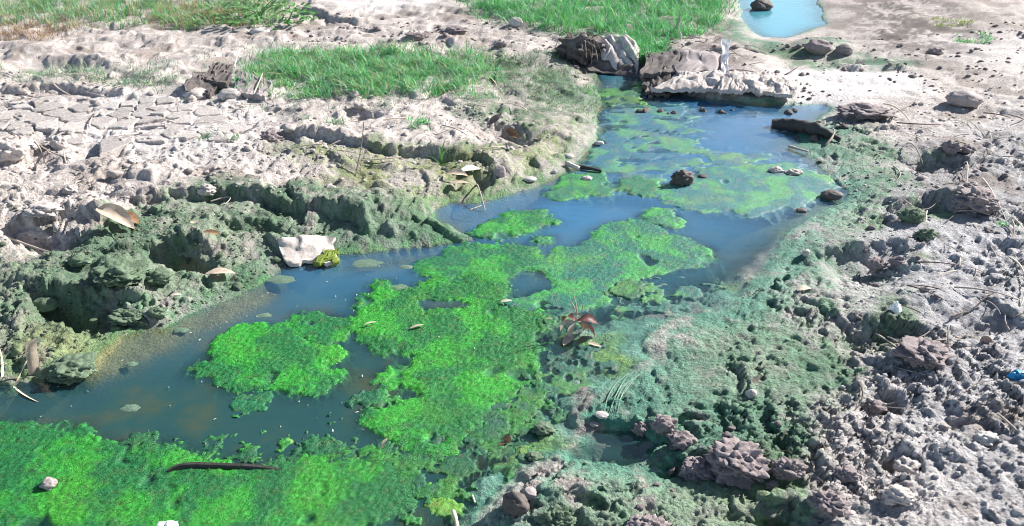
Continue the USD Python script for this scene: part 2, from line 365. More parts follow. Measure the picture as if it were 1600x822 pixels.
M = {
    'soil': tinted('soil', rough=0.8, bump=1.0, bscale=110.0, bdist=0.012, vary=(0.62, 1.3), vscale=80.0),
    'algae': tinted('algae', rough=0.55, bump=0.8, bscale=260.0, bdist=0.004, vary=(0.6, 1.35), vscale=120.0, spec=0.35),
    'frond': tinted('frond', rough=0.45, bump=0.0, vary=(0.8, 1.2), vscale=40.0, spec=0.4, trans=0.3),
    'grass': tinted('grass', rough=0.5, bump=0.0, vary=(0.85, 1.15), vscale=30.0, spec=0.4, trans=0.35),
    'clod_grey': simple('clod_grey', (0.20, 0.165, 0.165), 0.85, 0.8, 120, 0.3, 40),
    'clod_pale': simple('clod_pale', (0.40, 0.355, 0.33), 0.85, 0.8, 120, 0.25, 40),
    'clod_moss': simple('clod_moss', (0.095, 0.135, 0.085), 0.85, 0.8, 120, 0.35, 40),
    'stone': simple('stone', (0.26, 0.225, 0.22), 0.8, 0.5, 90, 0.2, 30),
    'stone_dark': simple('stone_dark', (0.085, 0.07, 0.065), 0.7, 0.6, 90, 0.3, 30),
    'stone_pale': simple('stone_pale', (0.40, 0.375, 0.35), 0.75, 0.5, 90, 0.2, 30),
    'bark_pale': simple('bark_pale', (0.46, 0.41, 0.37), 0.8, 0.6, 70, 0.25, 22),
    'leaf_dead': simple('leaf_dead', (0.14, 0.055, 0.055), 0.5, 0.3, 80, 0.3, 40, trans=0.25),
    'leaf_pale': simple('leaf_pale', (0.52, 0.42, 0.33), 0.55, 0.3, 80, 0.25, 30, trans=0.25),
    'leaf_brown': simple('leaf_brown', (0.22, 0.13, 0.07), 0.6, 0.3, 80, 0.3, 40, trans=0.15),
    'leaf_green': simple('leaf_green', (0.12, 0.27, 0.09), 0.45, 0.2, 60, 0.3, 10, trans=0.3),
    'leaf_tree': simple('leaf_tree', (0.045, 0.085, 0.02), 0.5, 0.0, 60, 0.3, 1.5, trans=0.3),
    'twig': simple('twig', (0.34, 0.29, 0.25), 0.8, 0.3, 150, 0.25, 40),
    'twig_dark': simple('twig_dark', (0.10, 0.07, 0.055), 0.8, 0.3, 150, 0.25, 40),
    'straw': simple('straw', (0.50, 0.43, 0.33), 0.6, 0.0, 150, 0.2, 40),
    'wood_dark': simple('wood_dark', (0.035, 0.032, 0.03), 0.6, 0.6, 80, 0.35, 40),
    'white': simple('white_plastic', (0.78, 0.78, 0.78), 0.4, 0.2, 60, 0.08, 30),
    'cloth': simple('cloth', (0.42, 0.37, 0.35), 0.85, 0.5, 160, 0.3, 25),
    'cloth_dark': simple('cloth_dark', (0.10, 0.085, 0.08), 0.85, 0.6, 160, 0.4, 30),
    'blue': simple('blue_plastic', (0.03, 0.22, 0.42), 0.35, 0.1, 60, 0.15, 20),
    'shell': simple('shell', (0.40, 0.26, 0.22), 0.6, 0.3, 120, 0.2, 40),
    'fleck': simple('fleck', (0.42, 0.45, 0.40), 0.6, 0.0, 60, 0.1, 30),
    'trunk': simple('trunk', (0.12, 0.09, 0.07), 0.9, 0.5, 10, 0.3, 4),
}
# clear film
usdkit.material(stage, '/World/Looks/clear_film', {
    'tr': ('transparent_bsdf', {'color': (0.92, 0.93, 0.94)}), 'gl': ('glossy_bsdf', {'roughness': 0.12, 'color': (1, 1, 1)}), 'di': ('diffuse_bsdf', {'color': (0.7, 0.7, 0.72)}),
    'g': ('geometry', {}), 'dt': ('vector_math', {'math_type': 'dot_product'}), 'ab': ('math', {'math_type': 'absolute'}), 'om': ('math', {'math_type': 'subtract', 'value1': 1.0, 'use_clamp': True}),
    'pw': ('math', {'math_type': 'power', 'value2': 5.0}), 'f': ('math', {'math_type': 'multiply_add', 'value2': 0.98, 'value3': 0.02}), 'm1': ('mix_closure', {'fac': 0.4}), 'm2': ('mix_closure', {})},
    [('g.normal', 'dt.vector2'), ('g.incoming', 'dt.vector1'), ('dt.value', 'ab.value1'), ('ab.value', 'om.value2'), ('om.value', 'pw.value1'), ('pw.value', 'f.value1'), ('tr.BSDF', 'm1.closure1'), ('di.BSDF', 'm1.closure2'), ('f.value', 'm2.fac'), ('m1.closure', 'm2.closure1'), ('gl.BSDF', 'm2.closure2')], surface='m2.closure')
M['film'] = '/World/Looks/clear_film'
# murky stream water: clouded in proportion to its depth, mirror by Fresnel; distant sky reflection also painted into its colour
usdkit.material(stage, '/World/Looks/water', {
    'a': ('attribute', {'attribute': 'tint'}), 'sp': ('separate_color', {}), 'g': ('geometry', {}),
    'mp': ('mapping', {'scale': (0.6, 1.3, 1.0)}),
    'n1': ('noise_texture', {'scale': 20.0, 'detail': 3.0, 'roughness': 0.55}),
    'bp': ('bump', {'strength': 0.10, 'distance': 0.02}),
    'n2': ('noise_texture', {'scale': 3.0, 'detail': 4.0, 'roughness': 0.6}),
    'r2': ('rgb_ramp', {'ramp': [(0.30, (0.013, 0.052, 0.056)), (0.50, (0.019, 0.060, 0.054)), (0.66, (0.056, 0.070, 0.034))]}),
    'mb': ('mix_color', {'b': (0.058, 0.21, 0.42)}), 'mt': ('mix_color', {'b': (0.09, 0.33, 0.41)}), 'di': ('diffuse_bsdf', {}), 'tr': ('transparent_bsdf', {'color': (0.90, 0.96, 0.93)}),  # blue and turquoise diffuse colours stand in for reflected sky and glare
    'gl': ('glossy_bsdf', {'roughness': 0.03, 'color': (1, 1, 1)}), 'dt': ('vector_math', {'math_type': 'dot_product'}), 'ab': ('math', {'math_type': 'absolute'}), 'om': ('math', {'math_type': 'subtract', 'value1': 1.0, 'use_clamp': True}),
    'pw': ('math', {'math_type': 'power', 'value2': 4.0}), 'f': ('math', {'math_type': 'multiply_add', 'value2': 0.95, 'value3': 0.05}),
    'm1': ('mix_closure', {}), 'm2': ('mix_closure', {})},
    [('a.color', 'sp.color'), ('g.position', 'mp.vector'), ('mp.vector', 'n1.vector'), ('n1.fac', 'bp.height'), ('bp.normal', 'gl.normal'), ('bp.normal', 'dt.vector2'), ('g.incoming', 'dt.vector1'), ('dt.value', 'ab.value1'), ('ab.value', 'om.value2'), ('om.value', 'pw.value1'), ('pw.value', 'f.value1'), 
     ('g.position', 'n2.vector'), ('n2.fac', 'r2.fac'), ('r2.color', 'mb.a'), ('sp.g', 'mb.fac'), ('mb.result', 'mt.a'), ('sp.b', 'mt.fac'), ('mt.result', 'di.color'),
     ('sp.r', 'm1.fac'), ('tr.BSDF', 'm1.closure1'), ('di.BSDF', 'm1.closure2'), ('f.value', 'm2.fac'), ('m1.closure', 'm2.closure1'), ('gl.BSDF', 'm2.closure2')], surface='m2.closure')
M['water'] = '/World/Looks/water'

# ------------------------------------------------------------------ the ground
def ground_rows():
    y = [G(800, py)[1] for py in np.arange(985, -71, -1.55)]
    before = y[0] - np.geomspace(0.02, 25, 16)[::-1]
    after = y[-1] + np.geomspace(0.12, 400, 30)
    return np.concatenate([before, y, after])


def ground_cols():
    s = (np.concatenate([np.arange(-1200, -331, 7), np.arange(-330, 1931, 2.5), np.arange(1935, 2900, 7)]) - 800) / FPX
    ext = np.geomspace(0.01, 20, 22)
    return np.concatenate([s[0] - ext[::-1], s, s[-1] + ext])


ys, ss = ground_rows(), ground_cols()
wide = np.maximum(ys * math.cos(PITCH) + CAM_H * math.sin(PITCH), 1.2)
gx, gy = (ss[None, :] * wide[:, None]), np.repeat(ys[:, None], len(ss), 1)
shape = gx.shape
gxf, gyf = gx.ravel(), gy.ravel()
gz = height(gxf, gyf)
far = np.hypot(gxf, gyf)
gz = gz + sstep(12, 80, far) * 0.6 * fbm(gxf, gyf, 40, 2, 71)
nr, nc = shape
ii = (np.arange(nr - 1)[:, None] * nc + np.arange(nc - 1)[None]).ravel()
gf = np.vstack([np.stack([ii, ii + 1, ii + nc + 1], 1), np.stack([ii, ii + nc + 1, ii + nc], 1)])
# crumble: push the soil along its own normal with 3-d roughness so that steep faces break up
P = np.stack([gxf, gyf, gz], 1)
Z = gz.reshape(shape)
dzx = np.gradient(Z, axis=1) / np.maximum(np.gradient(gx, axis=1), 1e-6)
dzy = np.gradient(Z, axis=0) / np.maximum(np.gradient(gy, axis=0), 1e-6)
steep = gaussian_filter(np.hypot(dzx, dzy), 1.5).ravel()
nrm = np.stack([-dzx.ravel(), -dzy.ravel(), np.ones(len(P))], 1)
nrm /= np.linalg.norm(nrm, axis=1, keepdims=True)
sdv = sample(SD, gxf, gyf)
q = gz * 1.3
crumb = 0.015 * perlin((gxf + q) / 0.04, (gyf - q * 2) / 0.05, 81) + 0.006 * perlin((gxf - q * 2) / 0.022, (gyf + q) / 0.022, 83)
P = P + nrm * (crumb * sstep(0.25, 0.9, steep) * sstep(0, .05, sdv))[:, None]

# what grows on and wets the soil
MOSS = mask([
    ([(1240, 165), (1330, 180), (1420, 240), (1400, 330), (1300, 420), (1330, 520), (1330, 600), (1290, 690), (1250, 740), (1300, 822), (1280, 900), (700, 900), (760, 740), (900, 640), (1000, 520), (1150, 440), (1220, 340), (1290, 260), (1240, 220)], 0.10, 1.0),
    ([(1300, 380), (1440, 380), (1460, 500), (1400, 600), (1340, 640), (1300, 560)], 0.12, 0.5),
    ([(1380, 235), (1480, 235), (1500, 262), (1400, 262)], 0.06, .7), ([(1400, 300), (1500, 300), (1500, 340), (1400, 340)], 0.06, .7), ([(1300, 60), (1420, 80), (1430, 112), (1240, 110), (1210, 85)], 0.08, .6),
    ([(0, 400), (100, 395), (200, 330), (270, 300), (400, 300), (500, 300), (590, 290), (700, 280), (800, 260), (900, 240), (930, 220), (740, 380), (430, 430), (200, 520), (0, 620), (-200, 600), (-200, 420)], 0.07, 1.0),
    ([(450, 225), (720, 235), (830, 210), (930, 150), (940, 240), (800, 290), (600, 300), (440, 270)], 0.09, 0.75),
    ([(740, 100), (860, 80), (960, 140), (940, 200), (820, 230), (720, 200)], 0.10, 0.65),
    ([(1150, 10), (1180, 50), (1240, 70), (1300, 60), (1300, 90), (1180, 85), (1120, 40)], 0.08, .8),
])
YELLOW = mask([([(450, 230), (740, 240), (860, 190), (930, 160), (900, 240), (790, 290), (650, 320), (560, 300), (440, 270)], 0.08, 1.0), ([(1120, 740), (1280, 720), (1230, 800), (1080, 822), (900, 790)], 0.08, .8),
               ([(0, 500), (200, 500), (300, 480), (180, 560), (60, 590), (0, 600)], 0.06, 1), ([(560, 375), (740, 370), (740, 400), (530, 412)], 0.03, 1.0), ([(680, 310), (760, 315), (760, 330), (690, 345)], .02, 1)])
BLUISH = mask([([(1250, 300), (1700, 150), (1900, 900), (1250, 900), (1350, 640)], 0.25, 1)])
LIGHT = mask([([(1200, 105), (1420, 110), (1450, 146), (1280, 160), (1190, 150)], 0.08, 1.25), ([(100, 150), (420, 160), (400, 260), (200, 260), (60, 220)], 0.15, .8), ([(560, 0), (700, 0), (690, 12), (560, 26), (480, 5)], .1, 1),
              ([(1390, 720), (1470, 730), (1460, 780), (1400, 770)], .06, .7), ([(1450, 60), (1650, 60), (1650, 110), (1480, 100)], .2, .8)])
DARKMUD = mask([([(1000, 40), (1130, 20), (1160, 60), (1180, 100), (1060, 150), (1000, 140), (950, 120), (880, 90), (900, 60)], .05, .7), ([(1290, -30), (1480, -30), (1540, 60), (1460, 104), (1330, 84)], .2, .9),
                ([(1400, 220), (1600, 230), (1600, 340), (1420, 345)], .12, .5), ([(1320, 500), (1500, 500), (1500, 560), (1340, 560)], .08, .5), ([(1020, 670), (1200, 670), (1210, 745), (1050, 745)], .05, .7)])


def soil_tint(x, y, z):
    n1, n2, n3 = fbm(x, y, 0.30, 3, 101), fbm(x, y, 0.06, 3, 111), fbm(x, y, 1.1, 2, 121)
    n4 = perlin(x / .02, y / .02, 131)
    s = sample(SD, x, y)
    left = sample(LEFT, x, y)
    shal = sample(SHALLOW, x, y)
    def c(*v):
        return np.array(v)[None]
    def mix(a, b, t):
        t = np.clip(t, 0, 1)[:, None]
        return a * (1 - t) + b * t
    dry = mix(c(0.44, 0.39, 0.36), c(0.35, 0.345, 0.355), sample(BLUISH, x, y) * (1 - left))
    dry = dry * (1 + 0.22 * n1 + 0.24 * n2 + .12 * n4)[:, None]
    dry = mix(dry, c(0.22, 0.18, 0.155), 0.7 * sstep(0.15, 0.6, n1 + .5 * n3))
    dry = mix(dry, c(0.60, 0.56, 0.54), sample(LIGHT, x, y) * .9)
    dry = mix(dry, c(0.085, 0.068, 0.062), sample(DARKMUD, x, y) * sstep(-.6, .2, n2 + n1))
    moss = sample(MOSS, x, y)
    close = np.exp(-np.clip(s, 0, None) / 0.10)
    teal = mix(c(0.115, 0.215, 0.160), c(0.055, 0.155, 0.118), sstep(-.2, .5, n1))
    green = mix(c(0.225, 0.245, 0.175), c(0.135, 0.195, 0.11), sstep(-.2, .6, n2 + n1))
    yellow = mix(c(0.31, 0.29, 0.20), c(0.23, 0.24, 0.12), sstep(-.3, .5, n2 + n1))
    col = mix(green, teal, np.clip(close * 1.3 + .35 + .5 * n3, 0, 1) * (1 - .5 * left))
    col = mix(col, yellow, sample(YELLOW, x, y) * (.8 + .4 * n1))
    col = mix(col, c(0.075, 0.115, 0.075), left * (.35 + .6 * sstep(-.25, .4, n1 + .6 * n2)) * (1 - .75 * sample(YELLOW, x, y)) * .6)
    col = mix(col, c(0.055, 0.19, 0.05), left * .75 * np.exp(-np.clip(s, 0, None) / .07) * sstep(-.4, .3, n1 + n2))
    col = mix(col, c(0.045, 0.20, 0.125), (1 - left) * .55 * np.exp(-np.clip(s, 0, None) / .16))
    col = col * (1 + .25 * n2 + .15 * n4)[:, None]
    t = moss * 1.15 + 0.55 * n2 * moss + .45 * n1 * (moss > .02) - 0.12
    t = np.maximum(t, .9 * np.exp(-np.clip(s, 0, None) / .05))
    out = mix(dry, col, sstep(0.1, 0.9, t))
    # the stream bed
    bed = mix(c(0.16, 0.14, 0.07), c(0.06, 0.11, 0.05), sstep(-.2, .5, n1 + .4 * n2))
    bed = mix(bed, c(.21, .195, .12) * np.ones((len(s), 1)), sample(SHORE, x, y) * (.7 + .5 * n1))
    film = mix(c(0.11, 0.25, 0.19), c(0.23, 0.20, 0.18), sstep(-.1, .55, n1 * .8 + .5 * n3 + .3 * n2))
    film = mix(film, c(0.14, 0.26, 0.07), sstep(.1, .6, fbm(x, y, .25, 2, 141)))
    bed = mix(bed, film, shal)
    out = mix(out, bed, 1 - sstep(-0.03, 0.012, s))
    out = mix(out, c(0.15, 0.16, 0.05), .7 * sample(YELLOW, x, y) * (1 - sstep(-.03, .03, s)) * (1 - shal) * np.exp(np.clip(s, None, 0) / .12))
    return np.clip(out, 0.01, 0.8)


tint = soil_tint(P[:, 0], P[:, 1], P[:, 2])
ground = obj('ground', (P, gf), M['soil'], smooth=True, tint=tint)
wetness = np.clip(np.exp(-np.clip(sdv, 0, None) / .10) + .35 * sample(MOSS, gxf, gyf) * sstep(-.2, .4, fbm(gxf, gyf, .2, 2, 151)), 0, 1)
UsdGeom.PrimvarsAPI(ground).CreatePrimvar('wet', Sdf.ValueTypeNames.Color3fArray, 'vertex').Set(Vt.Vec3fArray.FromNumpy(np.repeat(wetness[:, None], 3, 1).astype(np.float32)))
tag(ground, 'trampled muddy ground around the green stream, dry and cracked on the left', kind='structure')

# ------------------------------------------------------------------ the water
STEP = 0.02
wshape = water_shape.buffer(0.09).simplify(0.01)
a, b, c_, d_ = wshape.bounds
wxs, wys = np.meshgrid(np.arange(max(a, -4.5), min(c_, 5), STEP), np.arange(max(b, .7), min(d_, 10.5), STEP))
wh, ww = wxs.shape
inside = sample(SD, wxs.ravel(), wys.ravel()).reshape(wh, ww) < 0.08
cell = inside[:-1, :-1] & inside[1:, :-1] & inside[:-1, 1:] & inside[1:, 1:]
k = (np.arange(wh - 1)[:, None] * ww + np.arange(ww - 1)[None])[cell]
wf = np.vstack([np.stack([k, k + 1, k + ww + 1], 1), np.stack([k, k + ww + 1, k + ww], 1)])
keep = np.unique(wf)
remap = np.zeros(wh * ww, int)
remap[keep] = np.arange(len(keep))
wv = np.stack([wxs.ravel()[keep], wys.ravel()[keep], np.zeros(len(keep))], 1)
dep = np.clip(-height(wv[:, 0], wv[:, 1]), 0, None)
murk = np.clip(1 - np.exp(-dep / 0.06), 0.03, .94)
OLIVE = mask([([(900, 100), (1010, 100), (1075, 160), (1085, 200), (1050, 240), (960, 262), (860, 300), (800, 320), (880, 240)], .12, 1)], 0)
blue = sstep(2.0, 3.7, wv[:, 1] - .25 * wv[:, 0]) * (1 - .85 * sample(OLIVE, wv[:, 0], wv[:, 1]))  # sky reflection painted as blue water colour, stronger with distance
sky_glare = sstep(4.6, 5.4, wv[:, 1])  # bright sky glare on the far pool, painted as turquoise
murk = np.maximum(murk, .35 * sky_glare)
obj_w = obj('stream_water', (wv, remap[wf]), M['water'], tint=np.stack([murk, blue, sky_glare], 1), smooth=True)
tag(obj_w, 'murky teal water of the shallow stream winding between the banks', kind='structure')

# ------------------------------------------------------------------ shapes
def on(px, py, up=0.0):
    """Where the photograph's point (px, py) meets the ground."""
    z = 0.03
    for _ in range(5):
        p = G(px, py, z)
        z = 0.5 * z + 0.5 * max(0.0, float(height(p[:1], p[1:2])[0]))
    return np.array([p[0], p[1], max(0.0, float(height(p[:1], p[1:2])[0])) + up])


def tri(v, f):
    return trimesh.Trimesh(np.asarray(v, float), np.asarray(f), process=False)


def tube(points, radii, sides=6):
    p = np.asarray(points, float)
    r = np.broadcast_to(radii, (len(p),))
    t = np.gradient(p, axis=0)
    t /= np.linalg.norm(t, axis=1, keepdims=True) + 1e-12
    a = np.cross(t, np.where(np.abs(t[:, 2:]) < 0.9, [0, 0, 1.0], [1.0, 0, 0]))
    a /= np.linalg.norm(a, axis=1, keepdims=True) + 1e-12
    b = np.cross(t, a)
    g = np.arange(sides) * 2 * np.pi / sides
    v = (p[:, None] + r[:, None, None] * (np.cos(g)[None, :, None] * a[:, None] + np.sin(g)[None, :, None] * b[:, None])).reshape(-1, 3)
    i, j = np.meshgrid(np.arange(len(p) - 1), np.arange(sides), indexing='ij')
    qd = np.stack([i * sides + j, i * sides + (j + 1) % sides, (i + 1) * sides + (j + 1) % sides, (i + 1) * sides + j], -1).reshape(-1, 4)
    f = np.vstack([qd[:, [0, 1, 2]], qd[:, [0, 2, 3]]])
    n = len(v)
    v = np.vstack([v, p[0], p[-1]])
    caps = [[n, (k + 1) % sides, k] for k in range(sides)] + [[n + 1, n - sides + k, n - sides + (k + 1) % sides] for k in range(sides)]
    return tri(v, np.vstack([f, caps]))


def spline(pts, n=14):
    p = np.asarray(pts, float)
    if len(p) < 3:
        return p[0] + np.linspace(0, 1, n)[:, None] * (p[-1] - p[0])
    from scipy.interpolate import CubicSpline
    d = np.concatenate([[0], np.cumsum(np.linalg.norm(np.diff(p, axis=0), axis=1))])
    return CubicSpline(d, p)(np.linspace(0, d[-1], n))


def leaf(length, width, fold=0.3, curl=0.2, droop=0.0, n=12, m=5, seed=0, tip=0.8):
    """A leaf along +x, its base at the origin; fold lifts the edges, curl bends it along its length."""
    u = np.linspace(0, 1, n)[:, None]
    v = np.linspace(-1, 1, m)[None]
    prof = np.sin(np.pi * np.clip(u, 0.0, 1) ** tip) ** 0.75 + 0.03
    x = u * length + 0 * v
    y = v * prof * width / 2
    z = np.abs(v) * prof * width / 2 * fold + curl * length * (u * (1 - u)) * 1.2 - droop * length * u ** 2
    z = z + 0.05 * width * perlin(u * 5 + seed, v * 2 + seed, seed) + 0 * x
    vtx = np.stack([x, y * np.sqrt(max(0.05, 1 - fold * fold * .5)), z], -1).reshape(-1, 3)
    k = (np.arange(n - 1)[:, None] * m + np.arange(m - 1)[None]).ravel()
    return tri(vtx, np.vstack([np.stack([k, k + m, k + m + 1], 1), np.stack([k, k + m + 1, k + 1], 1)]))


def turn(mesh, rz=0.0, ry=0.0, rx=0.0, at=(0, 0, 0)):
    m = mesh.copy()
    m.apply_transform(trimesh.transformations.translation_matrix(at) @ trimesh.transformations.rotation_matrix(rz, [0, 0, 1]) @ trimesh.transformations.rotation_matrix(ry, [0, 1, 0]) @ trimesh.transformations.rotation_matrix(rx, [1, 0, 0]))
    return m


def noise3(p, size, seed):
    p = np.asarray(p) / size
    return (perlin(p[:, 0] + 1.7 * p[:, 2], p[:, 1] - 1.1 * p[:, 2], seed) + perlin(p[:, 1] + 40, p[:, 2] + .6 * p[:, 0], seed + 1) + perlin(p[:, 2] + 90, p[:, 0] - .5 * p[:, 1], seed + 2)) / 1.7


def rock(seed, sub=3, rough=0.16, planes=9, cut=0.8, flat=0.7):
    """A broken stone or clod of about unit radius: a ball cut by planes and weathered."""
    r = np.random.default_rng(seed)
    m = trimesh.creation.icosphere(sub)
    v = np.array(m.vertices)
    n = r.normal(size=(planes, 3))
    n /= np.linalg.norm(n, axis=1, keepdims=True)
    dist = r.uniform(cut, 1.05, planes)
    rad = np.ones(len(v))
    for k in range(planes):
        c = v @ n[k]
        rad = np.minimum(rad, np.where(c > 0.05, dist[k] / np.maximum(c, 0.05), 9))
    v = v * rad[:, None]
    v = v * (1 + rough * noise3(v, 0.75, seed) + rough * .6 * noise3(v, 0.33, seed + 5) + rough * .4 * noise3(v, 0.16, seed + 9))[:, None]
    v[:, 2] *= flat
    return tri(v, m.faces)


def clod_mesh(seed, sub=3, flat=0.65):
    m = rock(seed, sub, 0.22, 5, 0.85, 1.0)
    v = np.array(m.vertices)
    d = v / np.linalg.norm(v, axis=1, keepdims=True)
    lump = np.abs(noise3(v, 0.55, seed + 20)) * .5 + np.abs(noise3(v, 0.25, seed + 24)) * .25
    v = v + d * (lump - .2)[:, None]
    v[:, 2] *= flat
    return tri(v, m.faces)


def drape(corners, fn, nu=30, nv=14, thick=0.008, z=0.05, lie=True):
    """A sheet or slab over four photographed corners (near left, near right, far right, far left), lying on the ground, raised by fn(u, v)."""
    c = [G(a, b, z)[:2] for a, b in corners]
    u, v = np.meshgrid(np.linspace(0, 1, nu), np.linspace(0, 1, nv), indexing='ij')
    xy = (1 - u)[..., None] * (1 - v)[..., None] * c[0] + u[..., None] * (1 - v)[..., None] * c[1] + u[..., None] * v[..., None] * c[2] + (1 - u)[..., None] * v[..., None] * c[3]
    base = np.maximum(height(xy[..., 0].ravel(), xy[..., 1].ravel()).reshape(u.shape), 0)
    base = gaussian_filter(base, 2.5) if lie else np.maximum(gaussian_filter(base, 2.5), np.median(base))
    wob = .02 if lie else .028
    x = xy[..., 0] + wob * perlin(u * 3 + z * 91, v * 3 + c[0][0] * 7, 5)
    y = xy[..., 1] + wob * perlin(u * (3 if lie else 5) + 7.7, v * 3 + c[0][0] * 7, 6)
    top = np.stack([x, y, base + fn(u, v) + thick], -1).reshape(-1, 3)
    bot = top - [0, 0, thick]
    k = (np.arange(nu - 1)[:, None] * nv + np.arange(nv - 1)[None]).ravel()
    ft = np.vstack([np.stack([k, k + nv, k + nv + 1], 1), np.stack([k, k + nv + 1, k + 1], 1)])
    n = len(top)
    ring = np.concatenate([np.arange(nv), (np.arange(1, nu) * nv + nv - 1), ((nu - 1) * nv + np.arange(nv - 2, -1, -1)), (np.arange(nu - 2, 0, -1) * nv)])
    nx = np.roll(ring, -1)
    side = np.vstack([np.stack([ring, nx, nx + n], 1), np.stack([ring, nx + n, ring + n], 1)])
    return tri(np.vstack([top, bot]), np.vstack([ft, ft[:, ::-1] + n, side]))


def local(mesh):
    """Mesh moved so that the foot of its box's middle is the origin; returns (mesh, that point)."""
    b = mesh.bounds
    o = np.array([(b[0][0] + b[1][0]) / 2, (b[0][1] + b[1][1]) / 2, b[0][2]])
    m = mesh.copy()
    m.apply_translation(-o)
    return m, o


def single(name, mesh, mat, label, cat, group=None, smooth=40):
    """A thing that is one mesh."""
    m, o = local(mesh)
    p = obj(name, m, mat, smooth=smooth)
    UsdGeom.Xformable(p).AddTranslateOp().Set(Gf.Vec3d(*map(float, o)))
    return tag(p, label, cat, group)


# ------------------------------------------------------------------ cracked plates of dry mud, pieces of the ground
r = np.random.default_rng(21)
plate_zone = poly([(-120, 152), (0, 146), (120, 150), (250, 152), (330, 165), (390, 190), (360, 218), (250, 215), (180, 232), (110, 215), (60, 205), (0, 212), (-120, 215)], .1)
bx = plate_zone.bounds
pts = []
while len(pts) < 1500:
    q = r.uniform([bx[0], bx[1]], [bx[2], bx[3]])
    pts.append(q)
sized = []
for q in pts:
    need = .055 + .06 * float(sstep(-.3, .4, perlin(q[0] / .5, q[1] / .5, 77)))
    if all(abs(q[0] - s[0]) / 1.25 + 0 > need or abs(q[1] - s[1]) > need or math.hypot((q[0] - s[0]) / 1.25, q[1] - s[1]) > need for s in sized):
        sized.append(q)
pts = sized
pts = np.array(pts)
vor = Voronoi(pts)
n_plate = 0
usd_ground = stage.GetPrimAtPath('/World/ground')
for i, reg in enumerate(vor.point_region):
    ring = vor.regions[reg]
    if -1 in ring or len(ring) < 3:
        continue
    pg = Polygon(vor.vertices[ring])
    if not plate_zone.contains(pg.centroid) or pg.area > .05 or r.random() < .18:
        continue
    pg = pg.buffer(-r.uniform(.003, .009)).buffer(-.004).buffer(.004)
    if pg.is_empty or pg.geom_type != 'Polygon' or pg.area < .002:
        continue
    ringp = np.array(pg.segmentize(.03).exterior.coords)[:-1]
    ringp = ringp + .010 * np.stack([perlin(ringp[:, 0] / .04, ringp[:, 1] / .03, 7), perlin(ringp[:, 0] / .03, ringp[:, 1] / .03, 8)], 1)
    c = np.array(pg.centroid.coords[0])
    zc = float(gaussian_filter(height(ringp[:, 0], ringp[:, 1]), 1).mean())
    tilt = r.normal(0, .045, 2)
    th = r.uniform(.006, .017)
    def zz(p, off):
        return zc + off + (p - c) @ tilt + .0025 * perlin(p[:, 0] / .03, p[:, 1] / .03, 9)
    up = np.stack([ringp[:, 0], ringp[:, 1], zz(ringp, th - .004)], 1)
    innr = c + (ringp - c) * .90
    inn = np.stack([innr[:, 0], innr[:, 1], zz(innr, th)], 1)
    dn = up - [0, 0, .05]
    n = len(ringp)
    a = np.arange(n)
    b = (a + 1) % n
    v = np.vstack([dn, up, inn, [[c[0], c[1], zc + th + .001 + r.normal(0, .001)]]])
    f = np.vstack([np.stack([a, b, b + n], 1), np.stack([a, b + n, a + n], 1), np.stack([a + n, b + n, b + 2 * n], 1), np.stack([a + n, b + 2 * n, a + 2 * n], 1), np.stack([a + 2 * n, b + 2 * n, np.full(n, 3 * n)], 1)])
    col = np.tile(np.array([.43, .39, .365]) * r.uniform(.85, 1.15), (len(v), 1))
    obj('mud_plate', (v, f), M['soil'], usd_ground, tint=col)
    n_plate += 1

# ------------------------------------------------------------------ floating algae
BRIGHT, DARK, YEL, BROWN = np.array([0.026, 0.270, 0.024]), np.array([0.010, 0.145, 0.034]), np.array([0.075, 0.300, 0.014]), np.array([.06, .12, .03])


SHAPES = []


